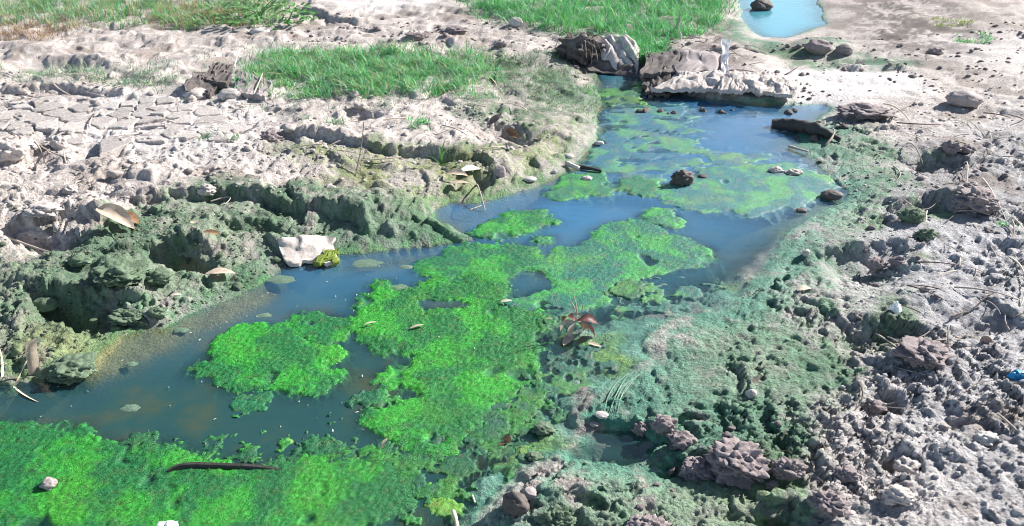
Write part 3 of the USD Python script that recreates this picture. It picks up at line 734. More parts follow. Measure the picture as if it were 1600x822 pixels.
def algae(label, polys, holes=(), res=0.004, thick=0.010, cover=0.0, edge=0.02, streak=1.0, fronds=0, tone=(1, 1, 1), seed=0, name='algae_mat', cat='algae mat', rough=1.0, group=None):
    shp = shapely.union_all([poly(p) for p in polys])
    if holes:
        shp = shp.difference(shapely.union_all([poly(h) for h in holes]))
    a, b, c, d = shp.bounds
    pad = edge * 2.5
    xs, ys2 = np.arange(a - pad, c + pad, res), np.arange(b - pad, d + pad, res * (1.25 if res > .006 else 1))
    X, Y = np.meshgrid(xs, ys2)
    x, y = X.ravel(), Y.ravel()
    shapely.prepare(shp)
    ins = shapely.contains_xy(shp, x, y).reshape(X.shape)
    dy = (ys2[1] - ys2[0])
    sd = np.where(ins, distance_transform_edt(ins, sampling=(dy, res)), -distance_transform_edt(~ins, sampling=(dy, res))).ravel()
    nz = edge * 1.25 * (fbm(x / streak, y, .07, 4, 200 + seed, .68)) + edge * .5 * np.abs(perlin(x / streak / .02, y / .02, 230 + seed))
    fld = np.minimum(sd, .05 if cover else .3) + nz * (2.2 if cover else 1.0) + (cover + .022 if cover else edge * 1.35)
    h = -0.008 + (thick + .008) * (1 - np.exp(-np.clip(fld + .004, 0, None) / .014))
    h = h * (0.75 + .35 * fbm(x, y, .12, 2, 210 + seed))
    bump = .0028 * (np.abs(perlin(x / .024, y / .024, 240 + seed)) - .15) + .0022 * perlin(x / .012, y / .012, 250 + seed) * (res < .007) + .0014 * perlin(x / .0085, y / .0085, 255) * (res < .005)
    hollow = np.clip(fbm(x, y, .16, 3, 260 + seed) - .62, 0, 1) * .04
    h = h + (bump * rough * .75 - hollow) * sstep(0, .02, fld)
    skirt = not cover
    out_ = np.clip(-fld, 0, None)
    h = np.where(fld < -.001, np.minimum(h, -.002 - (out_ * 1.1 + .003 * np.abs(perlin(x / .012, y / .012, 295)) if skirt else .010 + 0 * out_)), h)
    keepv = (h > (-.050 if skirt else -.0075)).reshape(X.shape)
    cell = keepv[:-1, :-1] | keepv[1:, :-1] | keepv[:-1, 1:] | keepv[1:, 1:]
    w = X.shape[1]
    k = (np.arange(X.shape[0] - 1)[:, None] * w + np.arange(w - 1)[None])[cell]
    f = np.vstack([np.stack([k, k + 1, k + w + 1], 1), np.stack([k, k + w + 1, k + w], 1)])
    kv = np.unique(f)
    re = np.zeros(len(x), int)
    re[kv] = np.arange(len(kv))
    v = np.stack([x[kv], y[kv], h[kv]], 1)
    t1 = sstep(-.25, .5, fbm(v[:, 0], v[:, 1], .17, 4, 270 + seed, .6))[:, None]
    t2 = (sstep(.15, .8, fbm(v[:, 0], v[:, 1], .20, 3, 280 + seed)) * .5)[:, None]
    col = DARK * (1 - t1) + BRIGHT * t1
    col = col * (1 - t2 * .5) + YEL * t2 * .5
    t3 = (sstep(.30, .60, fbm(v[:, 0], v[:, 1], .035, 2, 285 + seed)) * .35)[:, None]
    col = col * (1 - t3) + BROWN * t3
    col = col * (1 + .25 * perlin(v[:, 0] / .008, v[:, 1] / .008, 290))[:, None] * np.array(tone)
    under = np.clip(-v[:, 2] / .03, 0, 1)[:, None] * .8
    col = col * (1 - under) + np.array([.020, .10, .028]) * under
    root = thing(name, label, cat, (0, 0, 0), group=group)
    if not cover:
        SHAPES.append(shp)
    o = np.array([v[:, 0].mean(), v[:, 1].mean(), 0])
    UsdGeom.Xformable(root).GetPrim().GetAttribute('xformOp:translate').Set(Gf.Vec3d(*map(float, o)))
    obj('mat_surface', (v - o, re[f]), M['algae'], root, smooth=True, tint=col)
    if fronds:
        rr = np.random.default_rng(500 + seed)
        ok = np.nonzero(v[:, 2] > 0.0)[0]
        pick = rr.choice(ok, int(fronds), replace=True)
        base = v[pick] - o + rr.normal(0, res * .5, (len(pick), 3)) * [1, 1, 0]
        yaw, lenn = rr.uniform(0, 2 * np.pi, len(pick)), rr.uniform(.0016, .0034, len(pick))
        pit = rr.uniform(.4, 1.4, len(pick))
        dirv = np.stack([np.cos(yaw) * np.cos(pit), np.sin(yaw) * np.cos(pit), np.sin(pit)], 1)
        sidev = np.stack([-np.sin(yaw), np.cos(yaw), 0 * yaw], 1) * (lenn * .35)[:, None]
        base[:, 2] += .0005
        m0, tp = base + dirv * (lenn * .55)[:, None], base + dirv * lenn[:, None] * [1, 1, .9]
        vv = np.stack([base, m0 - sidev, tp, m0 + sidev], 1).reshape(-1, 3)
        kk = np.arange(len(pick)) * 4
        ff = np.vstack([np.stack([kk, kk + 1, kk + 2], 1), np.stack([kk, kk + 2, kk + 3], 1)])
        cf = col[pick] * rr.uniform(.7, 1.6, (len(pick), 1)) + rr.uniform(0, .03, (len(pick), 1)) * [1, 1, .2]
        fr = obj('fronds', (vv, ff), M['frond'], root, tint=np.repeat(np.clip(cf, 0, .7), 4, 0))
        tag(fr, kind='stuff')
    return root


MAT_FRONT = [(-260, 690), (-100, 672), (0, 668), (51, 669), (90, 675), (122, 674), (130, 695), (179, 695), (196, 710), (230, 702), (266, 704), (284, 712), (300, 722), (330, 728), (400, 738), (441, 733), (477, 716), (515, 716), (545, 724),
             (600, 726), (622, 740), (637, 756), (638, 786), (617, 803), (574, 809), (553, 822), (530, 1000), (-260, 1000)]
MAT_LEFT = [(302, 578), (330, 563), (335, 545), (345, 535), (355, 525), (375, 515), (400, 512), (425, 512), (455, 522), (478, 530), (500, 545), (520, 548), (533, 554), (515, 565), (505, 575), (520, 583), (533, 590), (508, 600), (505, 612), (475, 612), (440, 606), (405, 600), (390, 606), (360, 603), (345, 595), (338, 584), (320, 583)]
MAT_LEFT_B = [(458, 507), (465, 494), (495, 492), (520, 498), (541, 506), (552, 512), (540, 520), (525, 531), (510, 537), (490, 534), (470, 520)]
MAT_MID = [(545, 514), (550, 498), (578, 490), (562, 476), (566, 465), (588, 460), (583, 448), (602, 443), (620, 458), (645, 463), (642, 480), (662, 488), (720, 484), (760, 478), (800, 478), (835, 488), (850, 500), (838, 512), (830, 522), (836, 545), (836, 572), (828, 592), (808, 602), (785, 620), (760, 640), (740, 660), (736, 680),
           (702, 707), (685, 712), (660, 705), (640, 692), (610, 682), (583, 666), (578, 650), (602, 638), (645, 630), (665, 620), (650, 605), (615, 600), (594, 590), (612, 580), (640, 576), (652, 560), (640, 552), (610, 549), (582, 541), (568, 526), (560, 520)]
MAT_MID_B = [(640, 466), (650, 450), (680, 441), (722, 441), (736, 455), (730, 467), (690, 465), (660, 461)]
MAT_MID_C = [(733, 430), (762, 437), (785, 442), (790, 460), (775, 470), (795, 482), (745, 480), (733, 462)]
MAT_RIGHT = [(850, 410), (870, 396), (905, 386), (928, 374), (935, 362), (958, 351), (1005, 348), (1030, 360), (1042, 372), (1062, 372), (1082, 381), (1106, 391), (1112, 405), (1090, 412), (1040, 420), (1010, 426), (990, 436), (962, 446), (940, 460), (946, 474), (920, 480), (860, 480), (815, 482), (800, 470), (835, 463), (868, 455), (878, 447), (868, 434), (842, 424), (822, 418)]
MAT_TOPLEFT = [(655, 425), (665, 409), (695, 401), (700, 391), (730, 383), (770, 386), (802, 382), (832, 389), (843, 405), (822, 420), (792, 428), (785, 442), (760, 438), (735, 431), (700, 434), (672, 431)]

algae('broad bright green algae carpet filling the near left corner of the stream', [MAT_FRONT], res=.0042, thick=.006, fronds=42000, seed=1, tone=(.85, .84, .9))
algae('leaf-shaped dark green algae raft floating alone in open water at left', [MAT_LEFT], res=.0036, thick=.007, fronds=6000, seed=2, tone=(.8, .92, .9))
algae('small wedge of algae between the lone left raft and the middle carpet', [MAT_LEFT_B], res=.004, thick=.005, fronds=1500, seed=3, tone=(.7, .88, 1))
algae('long bright algae carpet down the middle of the stream beside the dead leaf cluster', [MAT_MID, MAT_MID_B, MAT_MID_C], holes=[[(582, 508), (592, 500), (608, 502), (600, 508)]], res=.0042, thick=.006, fronds=36000, seed=4, tone=(1.05, 1, 1))
algae('large pale green algae raft right of the open pool, tapering to the far right', [MAT_RIGHT], res=.0055, thick=.005, fronds=9000, seed=5, tone=(1.5, .92, 2.6), streak=1.5)
algae('green algae raft with notched edge directly below the bank tip', [MAT_TOPLEFT], res=.005, thick=.005, fronds=5000, seed=6, tone=(1.1, .9, 1.5), streak=1.4)
algae('wide flat algae sheet under the far right shore, rippled like the water', [[(1025, 305), (1040, 293), (1075, 285), (1090, 270), (1130, 262), (1200, 263), (1260, 272), (1298, 285), (1290, 302), (1250, 316), (1200, 326), (1160, 329), (1110, 329), (1070, 323), (1045, 316)]], res=.007, thick=.006, edge=.03, streak=2.5, seed=7, tone=(2.4, .92, 4.2), rough=.7, fronds=4000)
algae('small pointed algae raft just beyond the large pale raft', [[(1000, 338), (1022, 328), (1050, 332), (1060, 345), (1056, 356), (1035, 352), (1015, 345)]], res=.006, thick=.007, seed=8, tone=(1.6, .95, 2.2), streak=1.6)
algae('algae raft along the left shore beside the pale stick', [[(862, 301), (880, 285), (900, 272), (936, 275), (942, 290), (1000, 280), (1027, 288), (1022, 302), (990, 300), (960, 296), (932, 301), (900, 308), (880, 308)]], res=.007, thick=.006, seed=9, tone=(1.8, .9, 2.0), streak=2, edge=.03)
algae('oval algae raft off the tip of the left bank', [[(742, 366), (760, 349), (790, 340), (800, 332), (845, 330), (852, 340), (864, 347), (840, 356), (810, 366), (770, 373)]], res=.0055, thick=.007, seed=10, tone=(1.2, .9, 1.4), streak=1.5, fronds=1500)
algae('tiny algae islet alone in the open blue pool', [[(832, 376), (842, 370), (858, 373), (860, 379), (845, 381)]], res=.004, thick=.007, seed=11, edge=.012, tone=(1.6, 1, 1.5))
algae('streaky broken algae film across the far end of the stream', [[(940, 165), (1075, 165), (1085, 200), (1095, 228), (1190, 240), (1270, 262), (1180, 262), (1080, 268), (1030, 284), (940, 272), (900, 268), (930, 230), (945, 200)]], res=.010, thick=.003, cover=-.022, edge=.035, streak=3.6, seed=12, tone=(2.4, .80, 4.8), rough=.5, name='algae_film', cat='algae film')
algae('olive green algae in the dark narrow cut behind the dam', [[(938, 140), (985, 135), (1010, 148), (1000, 162), (950, 165)]], res=.009, thick=.004, cover=-.01, edge=.03, streak=2.0, seed=30, tone=(2.0, .7, 1.5), rough=.6, name='algae_film', cat='algae film')
algae('thin ragged algae film between the middle carpet and the right mud', [[(840, 470), (960, 440), (1040, 430), (1120, 440), (1100, 490), (1000, 490), (900, 500), (850, 500)]], res=.006, thick=.003, cover=-.06, edge=.03, streak=1.6, seed=13, tone=(2.0, .75, 2.6), rough=.8, name='algae_film', cat='algae film')
algae('dull green algae film in the shallows below the dead leaf cluster', [[(836, 545), (930, 545), (960, 580), (900, 640), (830, 700), (740, 720), (745, 670), (800, 620), (836, 590)]], res=.005, thick=.003, cover=-.045, edge=.03, streak=1.0, seed=14, tone=(1.6, .6, 1.8), rough=.9, name='algae_film', cat='algae film')
algae('ragged dark algae scraps in front of the bright middle carpet', [[(350, 712), (400, 695), (470, 685), (480, 672), (520, 668), (545, 690), (575, 700), (640, 700), (640, 725), (560, 722), (440, 722)]], res=.004, thick=.006, cover=-.04, edge=.022, seed=15, tone=(1, .75, 1.1), name='algae_scrap', cat='algae scraps', fronds=1500)
algae('dark drowned algae clump alone between the left raft and middle carpet', [[(555, 625), (565, 610), (580, 612), (600, 620), (620, 628), (600, 636), (575, 632), (535, 634)]], res=.004, thick=.008, cover=-.008, edge=.016, seed=16, tone=(.9, .7, 1.3), name='algae_scrap', cat='algae scraps', fronds=500)
algae('thin algae scrap floating just below the lone left raft', [[(358, 632), (372, 622), (395, 616), (418, 622), (415, 632), (385, 640), (365, 640)]], res=.004, thick=.005, cover=-.004, edge=.014, seed=17, tone=(.9, .85, 1.3), name='algae_scrap', cat='algae scraps', fronds=300)
algae('yellow green algae patch on the bed near the white straw', [[(658, 785), (680, 768), (700, 770), (712, 790), (705, 800), (680, 797)]], res=.004, thick=.004, cover=-.006, edge=.014, seed=18, tone=(3.5, .9, 1.2), name='algae_scrap', cat='algae scraps')
algae('bright algae puddle in the hollow above the pale curled leaf bank', [[(222, 455), (260, 444), (300, 446), (318, 456), (300, 470), (270, 474), (235, 466)]], res=.005, thick=.03, edge=.014, seed=19, tone=(1, .8, 1), name='algae_scrap', cat='algae scraps')
algae('small dull algae cushion left of the dead leaf cluster', [[(838, 500), (850, 492), (870, 496), (868, 510), (850, 514)]], res=.004, thick=.008, edge=.012, seed=20, tone=(1.4, .7, 1.2), name='algae_scrap', cat='algae scraps', fronds=200)
algae('round dark algae tuft beyond the leaf cluster in rippled shallows', [[(952, 448), (975, 443), (998, 450), (992, 462), (968, 466), (955, 458)]], res=.005, thick=.008, edge=.016, cover=-.004, seed=22, tone=(1.4, .65, 1.3), name='algae_scrap', cat='algae scraps')

algae('dim green scum joining the near carpet to the middle carpet', [[(545, 728), (560, 702), (600, 690), (650, 696), (700, 708), (738, 690), (765, 650), (800, 622), (845, 600), (850, 640), (810, 690), (750, 740), (705, 778), (640, 792), (625, 760), (600, 732)]], res=.0042, thick=.004, cover=-.012, edge=.03, seed=31, tone=(1.0, .62, 1.2), name='algae_film', cat='algae film', fronds=5000)
algae('green scum fringe along the open water side of the near carpet', [[(120, 690), (200, 700), (300, 712), (420, 725), (540, 722), (560, 700), (480, 690), (430, 712), (300, 700), (200, 690)]], res=.0042, thick=.004, cover=-.022, edge=.03, seed=32, tone=(.9, .62, 1.1), name='algae_film', cat='algae film', fronds=1500)
# the water over sunken algae is clearer, for it is shallower there
near_mat = distance_transform_edt(~raster(shapely.union_all(SHAPES).buffer(.012))).astype(np.float32) * RES
over = 1 - np.exp(-(.002 + sample(near_mat, wv[:, 0], wv[:, 1])) / .030)
UsdGeom.PrimvarsAPI(obj_w).GetPrimvar('tint').Set(Vt.Vec3fArray.FromNumpy(np.stack([np.minimum(murk, over), blue, sky_glare], 1).astype(np.float32)))

# ------------------------------------------------------------------ grass
def grass(label, zones, n, hmin, hmax, colors, seed, name='grass_patch', width=.005, lean=.7, cat='grass', kind='stuff', soft=.05):
    rr = np.random.default_rng(seed)
    shp = shapely.union_all([poly(z, .10) for z in zones])
    a, b, c, d = shp.bounds
    xs, ys2 = rr.uniform(a, c, n * 9), rr.uniform(b, d, n * 9)
    # blades stand in tufts
    keep_ = shapely.contains_xy(shp, xs + rr.normal(0, soft, len(xs)), ys2 + rr.normal(0, soft * 1.5, len(xs))) & (fbm(xs, ys2, .16, 2, seed) + rr.normal(0, .3, len(xs)) > .05)
    xs, ys2 = xs[keep_][:n], ys2[keep_][:n]
    n = len(xs)
    hz = height(xs, ys2)
    L = (hmin + (hmax - hmin) * rr.random(n) ** 1.4) * (.8 + .5 * np.clip(fbm(xs, ys2, .3, 2, seed + 3), -.5, .8))
    yaw = rr.uniform(0, 2 * np.pi, n)
    ln = rr.uniform(.3, lean * 2.2, n)
    seg = 3
    t = np.linspace(0, 1, seg + 1)
    dirx, diry = np.cos(yaw), np.sin(yaw)
    cx = xs[:, None] + dirx[:, None] * (L * ln)[:, None] * t ** 1.7
    cy = ys2[:, None] + diry[:, None] * (L * ln)[:, None] * t ** 1.7
    cz = hz[:, None] - .004 + L[:, None] * (t - .42 * np.minimum(ln, 1.9)[:, None] * t ** 2.2)
    wd = width * rr.uniform(.6, 1.3, n)[:, None] * (1 - t ** 2 * .93) / 2
    tw = yaw + np.pi / 2 + rr.normal(0, .5, n)
    sx, sy = np.cos(tw)[:, None] * wd, np.sin(tw)[:, None] * wd
    va, vb = np.stack([cx - sx, cy - sy, cz], -1), np.stack([cx + sx, cy + sy, cz], -1)
    v = np.stack([va, vb], 2).reshape(n, -1, 3)
    k = np.arange(n)[:, None] * (2 * (seg + 1)) + 2 * np.arange(seg)[None]
    k = k.ravel()
    f = np.vstack([np.stack([k, k + 1, k + 3], 1), np.stack([k, k + 3, k + 2], 1)])
    ci = np.array(colors)[rr.integers(0, len(colors), n)] * rr.uniform(.7, 1.3, (n, 1))
    col = np.repeat(ci, 2 * (seg + 1), 0)
    m = v.reshape(-1, 3)
    p = obj(name, (m, f), M['grass'], tint=np.clip(col, 0, .8))
    return tag(p, label, cat, kind=kind)


LUSH = [(.08, .38, .10), (.12, .44, .12), (.06, .30, .13), (.16, .46, .10), (.15, .40, .22)]
DULL = [(.20, .33, .20), (.15, .29, .17), (.30, .37, .23), (.12, .24, .15)]
STRAW = [(.36, .25, .15), (.30, .19, .11), (.42, .33, .2), (.22, .12, .07)]
grass('lush green grass patch in the middle of the dry left bank', [[(385, 105), (430, 82), (520, 74), (650, 76), (760, 92), (790, 110), (740, 128), (620, 142), (520, 148), (440, 138)]], 12500, .03, .14, LUSH + [(.25, .45, .30), (.38, .36, .2), (.30, .42, .22)], 1, soft=.12)
grass('sparse thin grass around the edges of the lush patch', [[(200, 110), (420, 70), (700, 60), (830, 100), (760, 150), (560, 175), (430, 160), (240, 135)]], 2600, .04, .10, DULL, 2, width=.003, soft=.1)
grass('thick green grass at the far side along the water course', [[(690, -30), (1140, -40), (1130, 10), (1090, 45), (1010, 70), (960, 55), (880, 42), (760, 22)]], 17000, .05, .21, LUSH + [(.10, .2, .1)], 3)
grass('green grass hanging into the narrow cut behind the debris', [[(960, 60), (1020, 62), (1050, 75), (1010, 90), (985, 84)]], 1500, .06, .14, LUSH, 4)
grass('mixed green and yellow grass across the far left corner', [[(-120, -40), (480, -40), (430, 30), (330, 40), (230, 38), (120, 30), (-100, 30)]], 15000, .05, .17, LUSH + DULL + [(.33, .30, .14), (.28, .28, .12), (.40, .36, .18), (.34, .36, .16)], 5, soft=.12)
grass('dry brown grass in front of the far left grass', [[(-100, 22), (110, 28), (130, 46), (60, 58), (-100, 56)]], 2500, .04, .09, STRAW, 6, width=.003)
grass('straw coloured grass between the far left green clumps', [[(250, 5), (370, 8), (380, 30), (290, 36), (240, 25)]], 1500, .05, .1, STRAW[:3], 7)
grass('thin creeping grass line across the left bank below the hollow', [[(-60, 100), (100, 100), (260, 118), (290, 136), (200, 134), (90, 122), (-60, 116)]], 1500, .04, .10, DULL, 8, width=.003, lean=1.1)
grass('short grass and moss on the slope left of the narrow cut', [[(760, 90), (860, 70), (930, 110), (990, 150), (940, 165), (860, 150), (800, 130)]], 3200, .02, .06, DULL + [(.25, .28, .12)], 9, width=.003)
for k, (px, py, n, h, colr, lab) in enumerate([
        (665, 192, 90, .07, LUSH, 'small bright grass tuft left of the dark mossy hollow'),
        (345, 212, 60, .07, DULL, 'thin flattened grass tuft on pale cracked mud'),
        (505, 190, 110, .06, DULL, 'low grey green grass tuft above the long mud step'),
        (95, 97, 70, .12, DULL, 'long bladed grass tuft in the far left shaded hollow'),
        (1490, 25, 260, .05, [(.22, .32, .06), (.3, .35, .08)], 'yellow green weed tuft far on the right bank'),
        (1522, 50, 180, .05, LUSH, 'low green weed tuft nearer of the two far right'),
        (945, 120, 120, .05, LUSH, 'grass tuft drooping at the mouth of the narrow cut'),
        (1578, 331, 40, .03, LUSH, 'tiny green sprout under the twigs at the right edge')]):
    c = G(px, py, .1)
    s_ = 30 * pxsize(px, py)
    hw = 12 if k == 7 else 30
    zone = [[(px - hw, py + 6), (px + hw, py + 6), (px + hw, py - 7), (px - hw, py - 7)]]
    grass(lab, zone, n, h * .5, h, colr, 40 + k, name='grass_patch' if k in (4, 5) else 'grass_tuft', cat='weeds' if k in (4, 5) else 'grass tuft', kind='stuff' if k in (4, 5) else None, soft=.02)

# ------------------------------------------------------------------ stones, clods
def rock_at(name, px, py, w, h, mat, label, cat, seed, rz=0.0, depth=None, sub=3, sink=.25, clod=False, rough=.14, cut=.8, group=None):
    """A stone or clod seen at (px, py) as w by h photograph pixels, its foot at py."""
    p = on(px, py)
    s = pxsize(px, py) * .5
    m = clod_mesh(seed, sub, 1.0) if clod else rock(seed, sub, rough, 10, cut, 1.0)
    v = np.array(m.vertices)
    v -= (v.max(0) + v.min(0)) / 2
    v /= np.abs(v).max(0)
    hz = s * h * 1.05
    v = v * [s * w, (depth or s * w * .75), hz]
    mm = turn(tri(v, m.faces), rz=rz)
    mm.apply_translation([0, 0, hz * (1 - 2 * sink)])
    q = obj(name, mm, M[mat], smooth=45 if not clod else True)
    UsdGeom.Xformable(q).AddTranslateOp().Set(Gf.Vec3d(*map(float, p)))
    return tag(q, label, cat, group)


S = rock_at
S('stone', 1503, 166, 54, 25, 'stone', 'long rounded pinkish grey stone alone on the pale right bank', 'stone', 11, depth=.07, cut=.9, sink=.12)
S('mud_lump', 1277, 80, 42, 22, 'clod_grey', 'dark grey rounded lump at the foot of the far pool', 'mud lump', 12, cut=.85)
S('mud_lump', 1318, 84, 28, 18, 'clod_grey', 'reddish broken lump right of the dark rounded lump by the far pool', 'mud lump', 13)
S('stone', 1190, 14, 36, 18, 'stone_dark', 'dark stone standing in the far upper pool', 'stone', 14, sink=.2)
S('stone', 1066, 287, 40, 30, 'stone_dark', 'dark pitted stone sticking out of the water beside the wide algae sheet', 'stone', 15, clod=True, sink=.2)
S('stone', 1098, 277, 16, 7, 'stone_dark', 'tiny dark stone right of the pitted stone in the water', 'stone', 16)
S('stone', 1299, 308, 34, 15, 'stone_dark', 'flat dark stone at the right water edge', 'stone', 17, cut=.9)
S('stone', 1252, 329, 18, 6, 'stone_dark', 'small dark stone in the water below the flat dark stone', 'stone', 18)
S('mud_lump', 1212, 268, 26, 12, 'clod_pale', 'pale crumbly mud lump stranded on the wide algae sheet', 'mud lump', 19, clod=True)
S('mud_lump', 1240, 271, 30, 10, 'clod_pale', 'low pale lump right beside the crumbly one on the algae sheet', 'mud lump', 20, clod=True)
S('stone', 917, 280, 18, 8, 'stone_pale', 'small pinkish stone on algae below the pale stick', 'stone', 21)
S('stone', 866, 270, 9, 6, 'stone_pale', 'small white stone left of the pale stick on the shore', 'stone', 22)
S('stone', 828, 281, 22, 6, 'stone_pale', 'flat whitish stone on the left shore', 'stone', 23, cut=.9)
S('stone', 936, 225, 16, 7, 'stone_pale', 'pale angular stone at the bend of the left shore', 'stone', 24)
S('stone', 888, 245, 18, 7, 'stone_pale', 'pale stone behind the pale stick', 'stone', 25)
S('stone', 781, 274, 19, 20, 'stone', 'blocky grey stone below the end of the long mud step', 'stone', 26, cut=.75, rough=.06)
S('stone', 406, 52, 30, 10, 'stone_pale', 'smooth white stone at the edge of the leafy weed', 'stone', 27, cut=.9)
S('stone', 806, 40, 22, 16, 'stone_pale', 'white stone beside the thick far grass', 'stone', 28)
S('stone', 307, 152, 46, 18, 'clod_pale', 'rounded pale lump under the dark peat slabs, left one', 'mud lump', 29, cut=.9)
S('stone', 362, 152, 40, 18, 'clod_pale', 'rounded pale lump under the dark peat slabs, right one', 'mud lump', 30, cut=.9)
S('stone', 365, 134, 16, 9, 'stone_pale', 'little pale stone on top of the two rounded lumps', 'stone', 31)
S('stone', 76, 760, 30, 20, 'stone', 'grey broken stone half sunk in the bright algae carpet', 'stone', 45, sink=.25, cut=.5, rough=.22)
S('mud_lump', 17, 245, 56, 38, 'clod_pale', 'big pale mud lump at the left picture edge', 'mud lump', 33, clod=True)
S('mud_lump', 96, 232, 30, 26, 'clod_pale', 'whitish mud lump above the forked twig', 'mud lump', 34, clod=True)
S('mud_lump', 322, 296, 30, 18, 'clod_pale', 'grey lump on the crest of the main left bank', 'mud lump', 35, clod=True)
S('mud_lump', 110, 300, 26, 16, 'clod_pale', 'knobbly pale lump below the forked twig', 'mud lump', 36, clod=True)
S('mud_lump', 75, 345, 56, 20, 'clod_pale', 'white crusted mud lump over the dark near left hollow', 'mud lump', 37, clod=True, depth=.06)
S('mud_lump', 190, 432, 80, 34, 'clod_moss', 'large crumbly mossy clod beside the dark round pit on the left bank', 'mud clod', 38, clod=True, sub=4, depth=.09)
S('mud_lump', 250, 440, 46, 24, 'clod_moss', 'mossy clod with pale streaks right of the large crumbly one', 'mud clod', 39, clod=True)
S('mud_lump', 125, 408, 40, 15, 'clod_moss', 'greenish clod on top of the near left hollow', 'mud clod', 40, clod=True)
S('mud_lump', 200, 500, 60, 24, 'clod_moss', 'wet mossy clod at the water edge below the large crumbly one', 'mud clod', 41, clod=True, sub=4)
S('mud_lump', 248, 492, 34, 16, 'clod_moss', 'low yellowish clod at the water edge beside the bright puddle', 'mud clod', 42, clod=True)
S('mud_lump', 112, 580, 90, 30, 'clod_moss', 'rough rounded mud hump at the water edge beside the leaning pale sheath', 'mud hump', 43, clod=True, sub=4, depth=.07)
S('mud_lump', 68, 470, 40, 24, 'clod_moss', 'smooth green mud knob left of the deep dark hollow', 'mud lump', 44, cut=.9)
# the torn clods of the near right
S('mud_clod', 1150, 735, 104, 60, 'clod_grey', 'largest purple grey torn clod beside the dark wet hollow at right', 'mud clod', 50, clod=True, sub=4, depth=.075)
S('mud_clod', 1092, 742, 66, 34, 'clod_grey', 'low purple grey clod joined to the left of the largest torn clod', 'mud clod', 51, clod=True, sub=4)
S('mud_clod', 1232, 740, 58, 38, 'clod_grey', 'rounded purple grey clod right of the largest torn clod', 'mud clod', 52, clod=True, sub=4)
S('mud_clod', 1000, 668, 30, 28, 'clod_grey', 'knobbly clod at the left end of the torn rim above the hollow', 'mud clod', 53, clod=True)
S('mud_clod', 1035, 672, 44, 34, 'clod_grey', 'pinkish torn clod in the middle of the rim above the hollow', 'mud clod', 54, clod=True)
S('mud_clod', 1065, 695, 50, 30, 'clod_grey', 'crumbled clod between the rim and the largest torn clod', 'mud clod', 55, clod=True)
S('mud_clod', 1205, 760, 22, 14, 'clod_grey', 'small pink clod below the largest torn clod', 'mud clod', 56, clod=True)
S('mud_clod', 1296, 795, 66, 34, 'clod_grey', 'cracked purplish clod beside the dark hollow at the lower right', 'mud clod', 57, clod=True, sub=4)
S('mud_clod', 1322, 742, 40, 22, 'clod_grey', 'flat dark clod right of the rounded purple grey one', 'mud clod', 58, clod=True)
S('mud_clod', 1415, 735, 50, 26, 'clod_pale', 'layered grey clod in the pale mud at the lower right', 'mud clod', 59, clod=True)
S('mud_clod', 1400, 775, 52, 26, 'clod_pale', 'blue grey clod below the layered one at the lower right', 'mud clod', 60, clod=True)
S('mud_clod', 1368, 640, 36, 20, 'clod_grey', 'dark clod on the edge of the shaded pit right of centre', 'mud clod', 61, clod=True)
S('mud_clod', 1440, 560, 90, 34, 'clod_grey', 'long dark heap of clods right of the green hollow', 'mud clod', 62, clod=True, sub=4)
S('mud_clod', 1525, 320, 70, 44, 'clod_grey', 'dark brown clod bound with twigs at the far right', 'mud clod', 63, clod=True, sub=4)
S('mud_clod', 1420, 345, 46, 26, 'clod_moss', 'dark mossy clod behind the big round footprint', 'mud clod', 64, clod=True)
S('mud_clod', 1445, 372, 40, 22, 'clod_moss', 'hollowed mossy clod right behind the big round footprint', 'mud clod', 65, clod=True)
S('mud_clod', 1370, 418, 36, 22, 'clod_grey', 'dark clod lying inside the big round footprint', 'mud clod', 66, clod=True)
S('mud_clod', 1400, 412, 26, 18, 'clod_grey', 'smaller dark clod at the right inside the big round footprint', 'mud clod', 67, clod=True)
S('mud_clod', 1485, 236, 34, 24, 'clod_grey', 'round grey clod on the ridge above the green shaded rut', 'mud clod', 68, clod=True)
S('mud_clod', 1510, 238, 30, 16, 'clod_grey', 'broken grey clod right of the round one above the rut', 'mud clod', 69, clod=True)
S('mud_clod', 1350, 182, 84, 24, 'clod_grey', 'dark wedge of mud at the right end of the far shore', 'mud clod', 70, clod=True, depth=.1, sub=4)
S('mud_clod', 1460, 84, 26, 12, 'clod_grey', 'lone brown clod on the far right slope', 'mud clod', 71, clod=True)
S('mud_clod', 1540, 690, 44, 20, 'stone_pale', 'white crusted lump in the pale mud at far right', 'mud lump', 72, clod=True)
S('foam_lump', 1396, 492, 22, 34, 'white', 'small white fluffy lump on the mud below the big round footprint', 'foam lump', 73, clod=True)
S('pebble', 1173, 620, 18, 18, 'clod_pale', 'pink pebble on the green mud right of the pale strands', 'pebble', 74, cut=.85)
S('pebble', 940, 650, 22, 8, 'stone_pale', 'white pebble at the foot of the pale strands', 'pebble', 75)
S('pebble', 929, 664, 16, 7, 'stone', 'small grey pebble at the foot of the pale strands, lower left of the white one', 'pebble', 76)
S('pebble', 1258, 398, 14, 12, 'clod_pale', 'pink pebble on green mud left of the big round footprint', 'pebble', 77)
S('stone', 806, 796, 34, 40, 'stone_dark', 'smooth dark wet stone at the edge of the near mound', 'stone', 78, rz=.9, cut=.9, depth=.035)
S('stone', 826, 775, 26, 18, 'stone', 'round grey stone bedded in the near mound', 'stone', 79)
S('stone', 870, 820, 60, 40, 'clod_moss', 'knobbly green lump at the bottom edge of the near mound', 'mud lump', 80, clod=True, sub=4)
S('mud_lump', 1010, 835, 80, 40, 'clod_grey', 'dark crumbling clod at the bottom edge right of the near mound', 'mud clod', 81, clod=True, sub=4)
S('mud_lump', 850, 672, 40, 16, 'clod_moss', 'small dark clod at the left end of the wet rim', 'mud clod', 82, clod=True)
